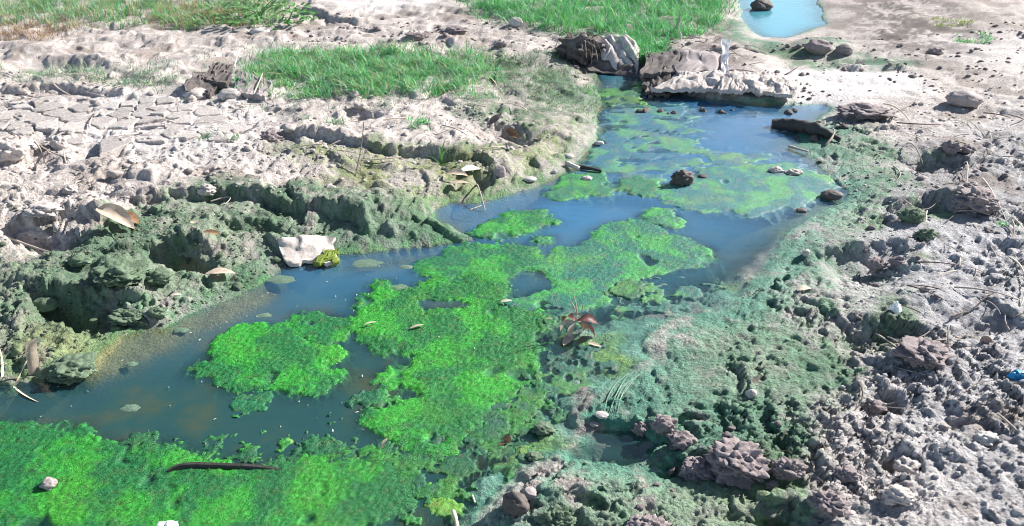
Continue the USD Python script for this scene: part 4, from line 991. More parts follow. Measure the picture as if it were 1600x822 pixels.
S('mud_lump', 835, 714, 30, 9, 'clod_moss', 'low clod on the wet flat before the near mound', 'mud clod', 83, clod=True)
S('mud_lump', 650, 62, 34, 14, 'clod_grey', 'dark clod behind the lush grass patch, left one', 'mud clod', 84, clod=True)
S('mud_lump', 712, 52, 40, 12, 'clod_grey', 'dark clod behind the lush grass patch, right one', 'mud clod', 85, clod=True)
S('mud_lump', 425, 222, 40, 22, 'clod_grey', 'brown clod at the left end of the long mud step', 'mud clod', 86, clod=True)

# small clods lying about: one of each kind is built, the rest refer to it
protos = {}
SCATTERED = []


def scatter(n, zone, mat, label, group, smin, smax, seed, cat='mud clod', up=.25, name='small_clod', wet=False):
    rr = np.random.default_rng(seed)
    zs = poly(zone, .08)
    a, b, c, d = zs.bounds
    made = 0
    while made < n:
        x, y = rr.uniform(a, c), rr.uniform(b, d)
        if not shapely.contains_xy(zs, x, y) or (sample(SD, [x], [y])[0] < .02 and not wet):
            continue
        s = smin * (smax / smin) ** (rr.random() ** 1.6)
        z = max(-.004, float(height(np.array([x]), np.array([y]))[0]))
        rot = (rr.uniform(-25, 25), rr.uniform(-25, 25), rr.uniform(0, 360))
        sc = (s * rr.uniform(.8, 1.3), s * rr.uniform(.7, 1.1), s * rr.uniform(.55, .9))
        key = (mat, made % 4)
        loc = (x, y, z + s * up)
        SCATTERED.append((None, (x, y, z), label, cat))
        if key not in protos:
            t = thing(name, label, cat, loc, group=group, scale=sc, rot=rot)
            obj('lump', clod_mesh(900 + made % 4, 2, .9), M[mat], t, smooth=True)
            protos[key] = t
        else:
            t = copy(protos[key], name, label, cat, loc, rot, sc, group)
        SCATTERED[-1] = (t, (x, y, z), label, cat)
        made += 1


LEFT_ZONE = [(-60, 110), (420, 130), (880, 190), (780, 260), (560, 330), (300, 300), (0, 380), (-60, 380)]
scatter(62, LEFT_ZONE, 'clod_pale', 'small pale dry clod', 'loose clods on the dry left bank', .008, .034, 61)
scatter(28, [(-60, 360), (240, 330), (420, 340), (560, 350), (420, 400), (250, 500), (0, 560), (-60, 560)], 'clod_moss', 'small green stained clod', 'loose clods on the wet left bank', .006, .020, 62)
scatter(64, [(1400, 150), (1640, 120), (1640, 830), (1300, 830), (1330, 640), (1400, 420)], 'clod_pale', 'small pale grey clod', 'loose clods on the trampled right bank', .005, .020, 63)
scatter(36, [(1340, 220), (1600, 210), (1600, 360), (1460, 560), (1330, 560), (1350, 400)], 'clod_grey', 'small dark clod', 'dark clods among the twigs', .005, .020, 64)
scatter(26, [(960, 660), (1240, 640), (1300, 830), (820, 830), (1000, 760)], 'clod_grey', 'small purple grey crumb', 'crumbs around the torn clods', .004, .012, 65)
scatter(32, [(880, 60), (1260, 60), (1260, 150), (1010, 150), (900, 110)], 'clod_grey', 'small dark clod', 'clods of the dam', .010, .035, 66)
scatter(22, [(1220, 60), (1640, 20), (1640, 130), (1260, 110)], 'clod_grey', 'small brown clod', 'clods on the far right slope', .010, .030, 67)
scatter(18, [(440, 20), (860, 40), (860, 120), (700, 70), (430, 60)], 'clod_grey', 'small brown clod', 'clods behind the lush grass', .010, .032, 68)
scatter(16, [(1000, 148), (1250, 148), (1260, 156), (1000, 157)], 'stone_dark', 'small dark clod', 'dark clods along the foot of the dam', .008, .026, 75, wet=True)
scatter(12, [(1160, 165), (1320, 165), (1330, 240), (1240, 225), (1170, 205)], 'stone_dark', 'small dark clod', 'dark clods around the black log', .008, .024, 69)

# crumbs too many to count
def crumbs(n, zone, label, col, smin, smax, seed):
    rr = np.random.default_rng(seed)
    zs = poly(zone, .06)
    a, b, c, d = zs.bounds
    x, y = rr.uniform(a, c, n * 4), rr.uniform(b, d, n * 4)
    ok = shapely.contains_xy(zs, x, y) & (sample(SD, x, y) > .015) & (fbm(x, y, .25, 2, seed) + rr.normal(0, .25, len(x)) > 0)
    x, y = x[ok][:n], y[ok][:n]
    n = len(x)
    base = [rock(seed + q, 0, .28, 6, .7, .8) for q in range(6)]
    s = smin * (smax / smin) ** (rr.random(n) ** 2)
    z = height(x, y)
    vs, fs, cs = [], [], []
    for k in range(n):
        m = base[k % 6]
        g = rr.uniform(0, 6.3)
        v = np.array(m.vertices) @ np.array([[math.cos(g), math.sin(g), 0], [-math.sin(g), math.cos(g), 0], [0, 0, 1]]) * s[k] * [1.2, .9, .9]
        vs.append(v + [x[k], y[k], z[k] + .2 * s[k]])
        fs.append(np.array(m.faces) + 12 * k)
        cs.append(np.tile(np.array(col) * rr.uniform(.6, 1.25), (12, 1)))
    tag(obj('crumbs', (np.vstack(vs), np.vstack(fs)), M['soil'], smooth=True, tint=np.vstack(cs)), label, 'soil crumbs', kind='stuff')


crumbs(1500, LEFT_ZONE, 'fine pale crumbs over the dry left bank', (.42, .38, .36), .003, .013, 801)
crumbs(1500, [(1300, 180), (1640, 120), (1640, 830), (1240, 830), (1300, 640), (1330, 420)], 'fine pale crumbs over the trampled right bank', (.36, .35, .35), .0025, .009, 802)
crumbs(1300, [(-60, 330), (420, 320), (560, 360), (420, 410), (250, 500), (0, 570), (-60, 560)], 'fine green crumbs on the wet near left bank', (.19, .22, .15), .0025, .008, 803)
crumbs(700, [(1220, 200), (1420, 220), (1300, 640), (1240, 830), (780, 830), (900, 700), (1150, 480)], 'fine green grey crumbs on the mossy right mud', (.20, .24, .18), .002, .006, 804)
crumbs(500, [(440, 20), (860, 40), (1260, 70), (1600, 30), (1640, 140), (1260, 150), (880, 110), (430, 70)], 'fine brown crumbs over the far banks', (.26, .22, .2), .006, .018, 805)

# ------------------------------------------------------------------ dark slabs, debris of the dam
def fold(amp, nfold, seed, rise=.03, skew=.6):
    def fn(u, v):
        e = np.clip(np.minimum(np.minimum(u, 1 - u) * 6, np.minimum(v, 1 - v) * 4), 0, 1)
        return rise * np.sin(np.pi * np.clip(v * .9 + .1, 0, 1)) * (0.35 + .65 * e) + amp * np.abs(np.sin(np.pi * nfold * (v + skew * u + .12 * perlin(u * 4 + seed, v * 3, seed)))) * e + amp * .6 * perlin(u * 6 + seed, v * 5, seed + 2)
    return fn


def tilt_slab(a, b, seed, rough=.004):
    """A plate rising from a at its near edge to b at its far edge."""
    return lambda u, v: a + (b - a) * v + rough * perlin(u * 7 + seed, v * 7, seed) + rough * perlin(u * 15, v * 15 + seed, seed)


def rough_earth(fn, seed, a=.006):
    return lambda u, v: fn(u, v) + a * np.abs(perlin(u * 9 + seed, v * 5, seed)) * 2 + a * .8 * perlin(u * 21, v * 12 + seed, seed + 1) + a * .5 * perlin(u * 44, v * 26 + seed, seed + 2)


def slab(corners, fn, mat, label, cat, name, thick=.012, z=.1, nu=24, nv=14, group=None):
    return single(name, drape(corners, fn, nu, nv, thick, z, lie=name != 'mud_slab'), M[mat], label, cat, group, smooth=35)


slab([(283, 134), (322, 138), (345, 120), (312, 116)], tilt_slab(.0, .012, 1, .008), 'cloth_dark', 'left dark peat slab tilted up behind the two rounded lumps', 'peat slab', 'peat_slab', .03, .13)
slab([(316, 124), (352, 128), (366, 108), (334, 104)], tilt_slab(.006, .02, 2, .008), 'cloth_dark', 'highest dark peat slab in the middle of the small pile', 'peat slab', 'peat_slab', .035, .13)
slab([(366, 140), (412, 146), (424, 128), (376, 112)], tilt_slab(.0, .012, 3, .008), 'stone', 'right brown peat slab of the small pile', 'peat slab', 'peat_slab', .03, .13)
slab([(930, 82), (1000, 90), (1000, 62), (940, 54)], fold(.022, 4.2, 5, .05, skew=.9), 'cloth', 'crumpled pale cloth in folds on the left of the dam', 'cloth', 'crumpled_cloth', .006, .12, 44, 30)
slab([(918, 100), (1000, 106), (1006, 90), (930, 82)], fold(.018, 3.5, 6, .02), 'cloth_dark', 'black wet cloth hanging below the pale crumpled one', 'cloth', 'crumpled_cloth', .008, .06, 36, 22)
slab([(1002, 122), (1058, 118), (1060, 94), (1006, 92)], tilt_slab(.01, .03, 7, .008), 'cloth_dark', 'dark mud slab in the shaded middle of the dam', 'mud slab', 'mud_slab', .03, .06)
slab([(1010, 142), (1050, 146), (1048, 124), (1004, 124)], tilt_slab(.0, .02, 8, .008), 'stone_dark', 'black wet mud slab at the water below the shaded one', 'mud slab', 'mud_slab', .02, .03)
slab([(1022, 139), (1130, 139), (1128, 117), (1062, 112)], rough_earth(fold(.012, 1.7, 9, .03), 9), 'clod_pale', 'smooth pale mud slab bulging over the water, left of three', 'mud slab', 'mud_slab', .02, .06, 64, 34)
slab([(1118, 143), (1186, 147), (1190, 122), (1128, 117)], rough_earth(fold(.012, 1.8, 10, .025), 10), 'clod_pale', 'middle pale mud slab over the water edge of the dam', 'mud slab', 'mud_slab', .02, .06, 64, 34)
slab([(1178, 148), (1240, 151), (1246, 130), (1190, 122)], rough_earth(fold(.010, 2.2, 11, .018), 11), 'clod_pale', 'right pale mud slab of the dam beside the white flat', 'mud slab', 'mud_slab', .02, .05, 64, 34)
slab([(1060, 96), (1120, 92), (1126, 70), (1066, 64)], fold(.010, 1.5, 12, .02), 'stone', 'pinkish earth slab in the far middle of the dam', 'earth slab', 'mud_slab', .03, .16, 30, 18)
slab([(1128, 100), (1140, 104), (1142, 56), (1126, 54)], lambda u, v: .03 * v + .03 * np.abs(np.sin(5 * u + 9 * v)) + .02 * perlin(u * 4, v * 9, 3), 'film', 'crumpled clear plastic film standing on the dam', 'plastic film', 'plastic_film', .003, .16, 16, 34)

# a clump of roots
rr = np.random.default_rng(77)
p0 = on(905, 92)
t = thing('root_clump', 'dark clump of fine roots left of the crumpled pale cloth', 'root clump', p0)
cm = clod_mesh(640, 3, .8)
cm.apply_scale([.13, .09, .11])
cm.apply_translation([0, 0, .06])
obj('soil_core', cm, M['cloth_dark'], t, smooth=True)
for k in range(26):
    a = rr.uniform(0, 2 * np.pi)
    s0 = np.array([math.cos(a) * .10, math.sin(a) * .07, rr.uniform(.06, .16)])
    e = s0 + [math.cos(a) * rr.uniform(.02, .10), math.sin(a) * .06 - .02, rr.uniform(-.12, .03)]
    obj('root', tube(spline([s0 * .6, s0 + [0, 0, .02], e], 9), np.linspace(.004, .0012, 9), 5), M['twig_dark' if k % 3 else 'twig'], t, smooth=True)

# ------------------------------------------------------------------ wood, twigs, straws
def stick(pts, r0, r1, mat, label, cat='twig', name='twig', group=None, n=16, sides=6, knots=.12, seed=0):
    """pts: (px, py, height above the ground)."""
    q = spline([on(px, py, up) for px, py, up in pts], n)
    rad = np.linspace(r0, r1, n) * (1 + knots * perlin(np.linspace(0, 7, n), np.full(n, seed + .3), seed))
    return single(name, tube(q, rad, sides), M[mat], label, cat, group, smooth=True)


q = spline([on(1206, 197, .012), on(1245, 203, .024), on(1285, 213, .022), on(1312, 222, .012)], 26)
rad = .034 * (1 - .75 * np.abs(np.linspace(-.6, 1, 26)) ** 2.2) * (1 + .25 * perlin(np.linspace(0, 9, 26), np.zeros(26), 4))
lg = tube(q, rad, 14)
vv = np.array(lg.vertices)
vv += .010 * noise3(vv, .05, 12)[:, None] * [0, .6, 1]
single('log', tri(vv, lg.faces), M['wood_dark'], 'black rotten log lying along the right water edge', 'log')
stick([(1290, 228, .006), (1302, 215, .03), (1296, 206, .02)], .006, .003, 'twig', 'short pale twig leaning on the end of the black log')
stick([(1232, 231, .01), (1262, 240, .012)], .008, .004, 'twig', 'flat brown twig at the water edge below the black log')
stick([(884, 258, .012), (905, 266, .010)], .012, .010, 'bark_pale', 'broad pale stick end lying on the left shore', 'stick', 'stick')
stick([(905, 264, .012), (930, 268, .012), (940, 270, .010)], .010, .007, 'wood_dark', 'dark stick continuing from the broad pale stick end', 'stick', 'stick')
stick([(936, 106, .02), (948, 97, .05), (950, 84, .06)], .007, .005, 'bark_pale', 'pale bent root in front of the black wet cloth', 'root', 'root')
stick([(555, 276, 0), (566, 250, .06), (572, 228, .12)], .0028, .0018, 'twig_dark', 'thin dark twig standing upright on the mossy terrace')
stick([(745, 292, .01), (748, 306, .04), (758, 330, .006)], .0035, .002, 'twig', 'thin twig hanging from the left shore into the cove')
stick([(735, 328, .003), (752, 322, .004)], .0025, .0015, 'straw', 'pale straw lying in the shallow cove', 'straw', 'straw')
stick([(57, 232, .02), (78, 240, .02), (112, 253, .014)], .005, .0025, 'twig', 'forked pale twig on the left bank, long prong')
stick([(60, 234, .02), (68, 246, .012), (70, 256, .006)], .004, .0025, 'twig', 'short prong of pale twig crossing the forked one on the left bank')
stick([(-20, 372, .02), (30, 384, .02), (70, 398, .02), (120, 405, .01)], .0045, .002, 'twig', 'long pale twig over the white crust at the near left edge')
stick([(330, 318, .01), (360, 312, .012), (352, 322, .004)], .003, .0015, 'twig', 'small bent twig on the crest of the main left bank')
stick([(395, 158, .02), (405, 146, .05), (413, 133, .06)], .004, .0025, 'straw', 'pale stalk leaning right of the peat slabs', 'stalk', 'stalk')
stick([(368, 116, .04), (378, 100, .10)], .005, .003, 'bark_pale', 'pale stalk sticking up from the peat slabs', 'stalk', 'stalk')
stick([(50, 138, .02), (70, 152, .01)], .003, .002, 'twig', 'thin twig over the mud step at the far left')
TW = [((1415, 228, .01), (1428, 243, .03), (1442, 260, .005), .0035, 'twig', 'long pale twig lying across the green shaded rut'),
      ((1506, 256, .0), (1507, 275, .05), (1509, 292, .01), .0028, 'straw', 'straight upright stalk right of the green shaded rut'),
      ((1532, 285, .02), (1550, 315, .03), (1572, 342, .005), .0035, 'straw', 'long slanting stalk below the twig bound clod'),
      ((1408, 312, .01), (1440, 330, .01), (1465, 318, .02), .003, 'twig', 'bent twig in the dark hollow behind the footprint'),
      ((1490, 335, .01), (1520, 336, .015), (1560, 345, .005), .0035, 'twig', 'pale twig lying under the twig bound clod'),
      ((1500, 322, .02), (1494, 335, .01), (1478, 348, .005), .003, 'twig_dark', 'dark twig fanning left from the twig bound clod'),
      ((1470, 300, .02), (1500, 310, .05), (1530, 302, .03), .003, 'twig', 'arched twig over the twig bound clod'),
      ((1416, 452, .01), (1445, 460, .012), (1474, 470, .004), .0025, 'twig_dark', 'straight dark twig on pale mud below the round footprint'),
      ((1490, 452, .005), (1540, 462, .015), (1592, 472, .005), .0035, 'twig', 'long twig on the upper edge of the blue shaded hollow'),
      ((1575, 405, .01), (1598, 440, .02), (1594, 480, .005), .004, 'straw', 'curved pale stalk at the right picture edge'),
      ((1375, 541, .004), (1420, 536, .012), (1450, 526, .012), .003, 'straw', 'bent straw crossing the green hollow'),
      ((1400, 545, .004), (1450, 538, .01), (1505, 531, .006), .003, 'twig', 'long thin twig below the bent straw of the green hollow'),
      ((1480, 548, .01), (1476, 535, .04), (1482, 520, .03), .0025, 'twig', 'small upright twig on the long dark heap of clods'),
      ((1355, 626, .01), (1368, 634, .012), (1395, 636, .006), .0035, 'straw', 'curved straw on the lip of the shaded pit'),
      ((1560, 655, .01), (1580, 672, .012), (1605, 692, .006), .0035, 'twig', 'slanting twig in the pale mud near the right edge'),
      ((1400, 575, .004), (1440, 588, .008), (1500, 600, .004), .0025, 'twig', 'faint thin twig below the long dark heap of clods'),
      ((1520, 352, .004), (1550, 395, .012), (1575, 440, .004), .0028, 'twig', 'long faint twig down the right bank'),
      ((1380, 165, .01), (1400, 178, .03), (1420, 190, .006), .004, 'straw', 'pale root strand at the right of the dark wedge'),
      ((1392, 190, .01), (1412, 172, .03), (1436, 160, .02), .0035, 'twig', 'root strand crossing the pale one at the dark wedge'),
      ((1400, 195, .01), (1440, 200, .02), (1470, 196, .005), .0035, 'twig_dark', 'dark root strand below the crossing ones'),
      ((1285, 700, .004), (1284, 715, .01), (1268, 722, .004), .0022, 'twig_dark', 'tiny hooked twig above the rounded purple grey clod')]
for k, (a, b, c, rad, mt, lab) in enumerate(TW):
    stick([a, b, c], rad, rad * .55, mt, lab, 'stalk' if mt == 'straw' else 'twig', 'stalk' if mt == 'straw' else 'twig', seed=k)


def litter(n, zone, mats, label, group, lmin, lmax, seed, name='straw_bit', cat='straw'):
    rr = np.random.default_rng(seed)
    zs = poly(zone, .08)
    a, b, c, d = zs.bounds
    made, first = 0, {}
    while made < n:
        x, y = rr.uniform(a, c), rr.uniform(b, d)
        if not shapely.contains_xy(zs, x, y) or sample(SD, [x], [y])[0] < .02:
            continue
        z = float(height(np.array([x]), np.array([y]))[0])
        L = rr.uniform(lmin, lmax)
        loc, rot, sc = (x, y, z + .006), (rr.normal(0, 9), rr.normal(0, 9), rr.uniform(0, 360)), (L, L, L)
        k = made % (3 * len(mats))
        if k not in first:
            r2 = np.random.default_rng(seed * 7 + k)
            q = spline([[-.5, 0, 0], [-.1, r2.normal(0, .07), .05], [.5, r2.normal(0, .1), r2.normal(0, .04)]], 8)
            first[k] = thing(name, label, cat, loc, group=group, scale=sc, rot=rot)
            t = first[k]
            obj('stem', tube(q, np.linspace(.022, .010, 8), 5), M[mats[k % len(mats)]], t, smooth=True)
        else:
            t = copy(first[k], name, label, cat, loc, rot, sc, group)
        SCATTERED.append((t, (x, y, z), label, cat))
        made += 1


litter(80, [(1380, 190), (1640, 150), (1640, 620), (1330, 640), (1400, 400)], ['twig', 'straw', 'twig_dark'], 'straw bit', 'straw strewn over the right bank', .05, .16, 71)
litter(60, [(-40, 110), (420, 120), (860, 150), (760, 250), (300, 300), (-40, 330)], ['twig', 'straw'], 'straw bit', 'straw strewn over the left bank', .06, .20, 72)
litter(26, [(1040, 640), (1320, 620), (1560, 800), (1240, 800)], ['twig', 'twig_dark'], 'tiny twig bit', 'twig bits on the near right mud', .02, .06, 73)
litter(40, [(880, 60), (1240, 60), (1240, 150), (1000, 150)], ['twig_dark', 'twig'], 'root bit', 'root bits in the dam', .08, .22, 74)

# ------------------------------------------------------------------ leaves and other things
# the dead leaf cluster in the shallows
p = G(905, 527)
t = thing('dead_leaf_cluster', 'cluster of drooping red brown dead leaves standing in the shallows', 'dead leaves', p)
sc = pxsize(905, 520)
apex = np.array([-.012, .016, .050])


def hanging(tip, width, mat, seed, side=0.0, roll=.35):
    tip = np.array(tip)
    u = np.linspace(0, 1, 14)
    mid = (apex + tip) / 2 + [0, 0, .018]
    path = spline([apex, mid, tip], 14)
    d = tip - apex
    across = np.cross(d, [0, 0, 1.0])
    across /= np.linalg.norm(across)
    up = np.cross(across, d / np.linalg.norm(d))
    w = width * (np.sin(np.pi * np.clip(u * .97 + .02, 0, 1) ** 1.25) ** .9 + .05)
    vs = np.linspace(-1, 1, 7)
    ca, sa = math.cos(side), math.sin(side)
    ax2 = across * ca + up * sa
    up2 = -across * sa + up * ca
    v = path[:, None] + (vs[None, :, None] * w[:, None, None] * .5) * ax2 + (roll * np.abs(vs)[None, :, None] ** 1.5 * w[:, None, None] * .5) * up2
    v = v + .0015 * perlin(v[..., 0] / .012, v[..., 2] / .012, seed)[..., None]
    k = (np.arange(13)[:, None] * 7 + np.arange(6)[None]).ravel()
    return tri(v.reshape(-1, 3), np.vstack([np.stack([k, k + 7, k + 8], 1), np.stack([k, k + 8, k + 1], 1)]))


for tip, wd, mt, sd_, side in [((.048, -.002, .002), .036, 'leaf_dead', 1, .7), ((.060, .03, .030), .030, 'leaf_dead', 2, -.5), ((-.034, -.008, .002), .020, 'leaf_pale', 3, 1.0), ((-.060, .02, .012), .018, 'leaf_pale', 4, .6),
                                ((-.050, .05, .028), .040, 'leaf_dead', 5, -.2), ((.015, .03, .004), .034, 'leaf_brown', 6, .2), ((.030, -.004, .014), .016, 'leaf_pale', 7, .9)]:
    obj('leaf', hanging(tip, wd, mt, sd_, side), M[mt], t, smooth=True)
for e in [(-.024, .02, .15), (.008, .015, .115), (-.03, .03, .12)]:
    obj('stem', tube(spline([apex, (apex + e) / 2 + [.006, 0, .004], np.array(e)], 8), np.linspace(.0022, .0013, 8), 5), M['leaf_pale'], t, smooth=True)
single('sunken_leaf', turn(leaf(.07, .03, .15, .05, seed=4), rz=-2.0, at=G(893, 522, .004)), M['leaf_pale'], 'yellowish sunken leaf right in front of the dead leaf cluster', 'leaf', smooth=True)
single('sunken_leaf', turn(leaf(.05, .016, .2, .05, seed=5), rz=-.5, at=G(918, 535, .004)), M['leaf_pale'], 'thin pale leaf afloat at the lower right of the dead leaf cluster', 'leaf', smooth=True)


def leaf_at(name, px, py, L, wd, mat, label, rz, ry=-.05, rx=.0, fold_=.25, curl=.25, up=.006, seed=0, cat='leaf', group=None):
    return single(name, turn(leaf(L, wd, fold_, curl, seed=seed), rz=rz, ry=ry, rx=rx, at=on(px, py, up)), M[mat], label, cat, group, smooth=True)


leaf_at('curled_leaf', 322, 432, .105, .05, 'leaf_pale', 'pale curled leaf lying at the foot of the near left bank', .05, rx=-.12, ry=.02, fold_=.15, seed=11, up=.012)
leaf_at('curled_leaf', 155, 338, .19, .075, 'leaf_pale', 'large pale rolled leaf draped over the step of the near left bank', -.45, ry=.25, rx=.12, fold_=.5, seed=12, up=.03)
leaf_at('curled_leaf', 190, 345, .10, .06, 'leaf_brown', 'brown underside leaf tucked behind the large rolled leaf', -.5, ry=.2, rx=-.1, seed=13, up=.03)
leaf_at('dry_leaf', 303, 352, .075, .03, 'leaf_pale', 'narrow dry leaf in the green hollow of the left bank', -1.0, seed=14, up=.012)
leaf_at('dry_leaf', 318, 366, .08, .03, 'leaf_brown', 'brown dry leaf crossing below the narrow dry leaf', -.4, seed=15, up=.010)
leaf_at('dry_leaf', 695, 276, .11, .05, 'leaf_pale', 'cupped pale leaf under the green sprig', -.3, rx=.12, fold_=.4, seed=16, up=.012)
leaf_at('dry_leaf', 720, 272, .09, .06, 'white', 'white leaf scrap right of the cupped pale leaf', .2, seed=17, up=.012)
leaf_at('dry_leaf', 700, 290, .09, .03, 'leaf_pale', 'flat dry leaf below the cupped pale leaf', .1, fold_=.1, seed=18)
leaf_at('dry_leaf', 765, 200, .08, .035, 'cloth_dark', 'dark leaf at the edge of the mossy hollow', .5, ry=-.5, rx=.6, seed=19, up=.02)
leaf_at('dry_leaf', 790, 205, .10, .04, 'leaf_brown', 'dark curled leaf inside the mossy hollow', -.7, ry=.3, rx=.6, seed=20, up=.03)
leaf_at('dry_leaf', 792, 692, .026, .022, 'leaf_brown', 'orange brown leaf tip upright in the wet flat', 1.2, ry=-1.0, seed=21, up=.002)
leaf_at('dry_leaf', 778, 696, .035, .010, 'leaf_brown', 'dark leaf strip left of the orange brown leaf tip', .3, seed=22, up=.003)
leaf_at('dry_leaf', 1176, 606, .03, .02, 'leaf_pale', 'pale pink leaf scrap on the pink pebble', .6, ry=-.7, seed=23, up=.015)
leaf_at('dry_leaf', 850, 500, .035, .012, 'leaf_pale', 'pale curled scrap left of the dead leaf cluster', -.6, ry=-.4, seed=24, up=.006)
leaf_at('dry_leaf', 640, 516, .05, .012, 'leaf_pale', 'whitish leaf strip in the notch of the middle carpet', .4, seed=25, up=.008)
leaf_at('dry_leaf', 568, 512, .045, .008, 'straw', 'thin whitish strip on the left corner of the middle carpet', .35, seed=26, up=.012)
leaf_at('dry_leaf', 782, 475, .04, .016, 'straw', 'pale leaf scrap at the upper rim of the middle carpet', .1, seed=27, up=.010)
leaf_at('dry_leaf', 268, 470, .04, .018, 'straw', 'pale scrap floating in the bright green puddle', .0, seed=28, up=.022)
leaf_at('dry_leaf', 596, 702, .03, .012, 'leaf_pale', 'pinkish upright scrap in the ragged algae', 1.0, ry=-.5, seed=29, up=.006)
leaf_at('dry_leaf', 1245, 455, .05, .03, 'straw', 'whitish scrap on mud in front of the round footprint', .1, seed=31, up=.01)

# broken pale bark plate at the water
c4 = [(452, 410), (522, 406), (524, 378), (432, 386)]
bk = drape(c4, lambda u, v: .004 + .014 * v + .004 * perlin(u * 6, v * 4, 8) + .002 * perlin(u * 20, v * 16, 9), 34, 18, .014, .02)
t = thing('bark_plate', 'broken whitish bark plate at the water edge of the left bank', 'bark plate', G(480, 400, 0))
bk.apply_translation(-G(480, 400, 0))
obj('plate', bk, M['bark_pale'], t, smooth=35)
mo = drape([(492, 410), (526, 407), (528, 393), (504, 394)], lambda u, v: .007 + .008 * v + .004 * perlin(u * 9, v * 9, 18), 18, 12, .014, .02)
mo.apply_translation(-G(480, 400, 0) + np.array([.004, -.006, .002]))
tag(obj('moss_patch', mo, M['algae'], t, smooth=True, tint=np.tile([.14, .19, .02], (len(mo.vertices), 1))), 'olive green moss at the wet end')

# dark strip half sunk in the near algae
rr = np.random.default_rng(5)
pt = spline([G(262, 737, .007), G(275, 732, .009), G(330, 729, .008), G(395, 731, .006), G(445, 738, .000)], 26)
hgt = np.interp(np.linspace(0, 1, 26), [0, .1, .6, 1], [.006, .011, .009, .003])
thk = .006
ring = []
for k in range(26):
    o = pt[k]
    ring.append([[o[0], o[1] - thk / 2, o[2] - hgt[k]], [o[0], o[1] + thk / 2, o[2] - hgt[k]], [o[0], o[1] + thk / 2 + .006, o[2] + hgt[k] * .55], [o[0], o[1] - thk / 2 + .004, o[2] + hgt[k] * .5]])
vv = np.array(ring).reshape(-1, 3)
ff = []
for k in range(25):
    for j in range(4):
        a, b = k * 4 + j, k * 4 + (j + 1) % 4
        ff += [[a, b, b + 4], [a, b + 4, a + 4]]
ff += [[0, 2, 1], [0, 3, 2], [100, 101, 102], [100, 102, 103]]
single('bark_strip', tri(vv, np.array(ff)), M['wood_dark'], 'long dark bark strip lying on edge in the near algae carpet', 'bark strip', smooth=30)
# white scrap at the lower edge
S('plastic_scrap', 268, 842, 44, 40, 'white', 'crumpled white plastic scrap on the near algae carpet', 'plastic scrap', 88, clod=True, sink=.1)
# leaning pale sheath and its blades at the left edge
p = on(48, 586)
t = thing('leaf_sheath', 'leaning pinkish leaf sheath standing at the near left water edge', 'leaf sheath', p)
q = spline([[0, 0, 0], [.006, .012, .045], [.016, .028, .098], [.038, .03, .112]], 18)
w = np.interp(np.linspace(0, 1, 18), [0, .3, .8, 1], [.010, .016, .013, .004])
vs = np.linspace(-1, 1, 6)
v = q[:, None] + w[:, None, None] * vs[None, :, None] * np.array([1, .35, 0]) + (w[:, None, None] * .55 * (vs[None, :, None] ** 2)) * np.array([.2, 1, 0])
k = (np.arange(17)[:, None] * 6 + np.arange(5)[None]).ravel()
obj('sheath', tri(v.reshape(-1, 3), np.vstack([np.stack([k, k + 6, k + 7], 1), np.stack([k, k + 7, k + 1], 1)])), M['leaf_pale'], t, smooth=True)


def blade(pts, width, n=14):
    q = spline(pts, n)
    d = np.gradient(q, axis=0)
    s = np.cross(d, [0, 0.6, 1.0])
    s /= np.linalg.norm(s, axis=1, keepdims=True)
    w = width * (1 - np.linspace(0, 1, n) ** 3 * .9) / 2
    v = np.stack([q - s * w[:, None], q + s * w[:, None] + [0, 0, 0], ], 1).reshape(-1, 3)
    k = 2 * np.arange(n - 1)
    return tri(v, np.vstack([np.stack([k, k + 1, k + 3], 1), np.stack([k, k + 3, k + 2], 1)]))


p = on(5, 600)
t = thing('pale_grass_tuft', 'tuft of long pale grass blades arching from the left picture edge', 'grass tuft', p)
for pts in [[G(2, 600), G(4, 570, .03), G(0, 545, .06)], [G(-10, 572, .05), G(20, 563, .08), G(48, 548, .08)], [G(-12, 562, .05), G(8, 545, .09), G(16, 541, .09)], [G(24, 602, .0), G(34, 580, .04), G(48, 552, .06)],
            [G(26, 600, .0), G(44, 588, .03), G(66, 592, .01)], [G(22, 604, 0), G(40, 618, .003), G(60, 628, .002)], [G(-6, 580, .03), G(-2, 575, .05), G(14, 566, .05)]]:
    obj('blade', blade([x - p for x in pts], .007), M['straw'], t, smooth=True)
# white straw and scraps near the bottom
stick([(708, 802, .01), (712, 815, .012), (716, 840, .012)], .0055, .005, 'straw', 'short white straw standing out at the bottom edge', 'straw', 'straw')
stick([(738, 775, .004), (742, 786, .004)], .003, .002, 'straw', 'small pale straw at the waterline of the near mound', 'straw', 'straw')
# nut shell
p = on(1537, 534)
t = thing('nut_shell', 'round brown nut shell half with a pale rim on the right bank', 'nut shell', p, rot=(58, 0, -12))
sp = trimesh.creation.icosphere(3)
v = np.array(sp.vertices) * [.016, .018, .010]
v[:, 2] = np.where(v[:, 2] > 0, v[:, 2] * -.55, v[:, 2])
v[:, 2] += .018
obj('shell', tri(v, sp.faces), M['shell'], t, smooth=True)
g = np.linspace(0, 2 * np.pi, 28)
obj('rim', tube(np.stack([np.cos(g) * .0163, np.sin(g) * .0183, 0 * g + .0185], 1), .0018, 6), M['leaf_pale'], t, smooth=True)
slab([(1582, 582), (1604, 586), (1608, 574), (1588, 570)], fold(.010, 2, 15, .015), 'blue', 'crumpled blue plastic scrap at the right picture edge', 'plastic scrap', 'plastic_scrap', .003, .08, 20, 14)
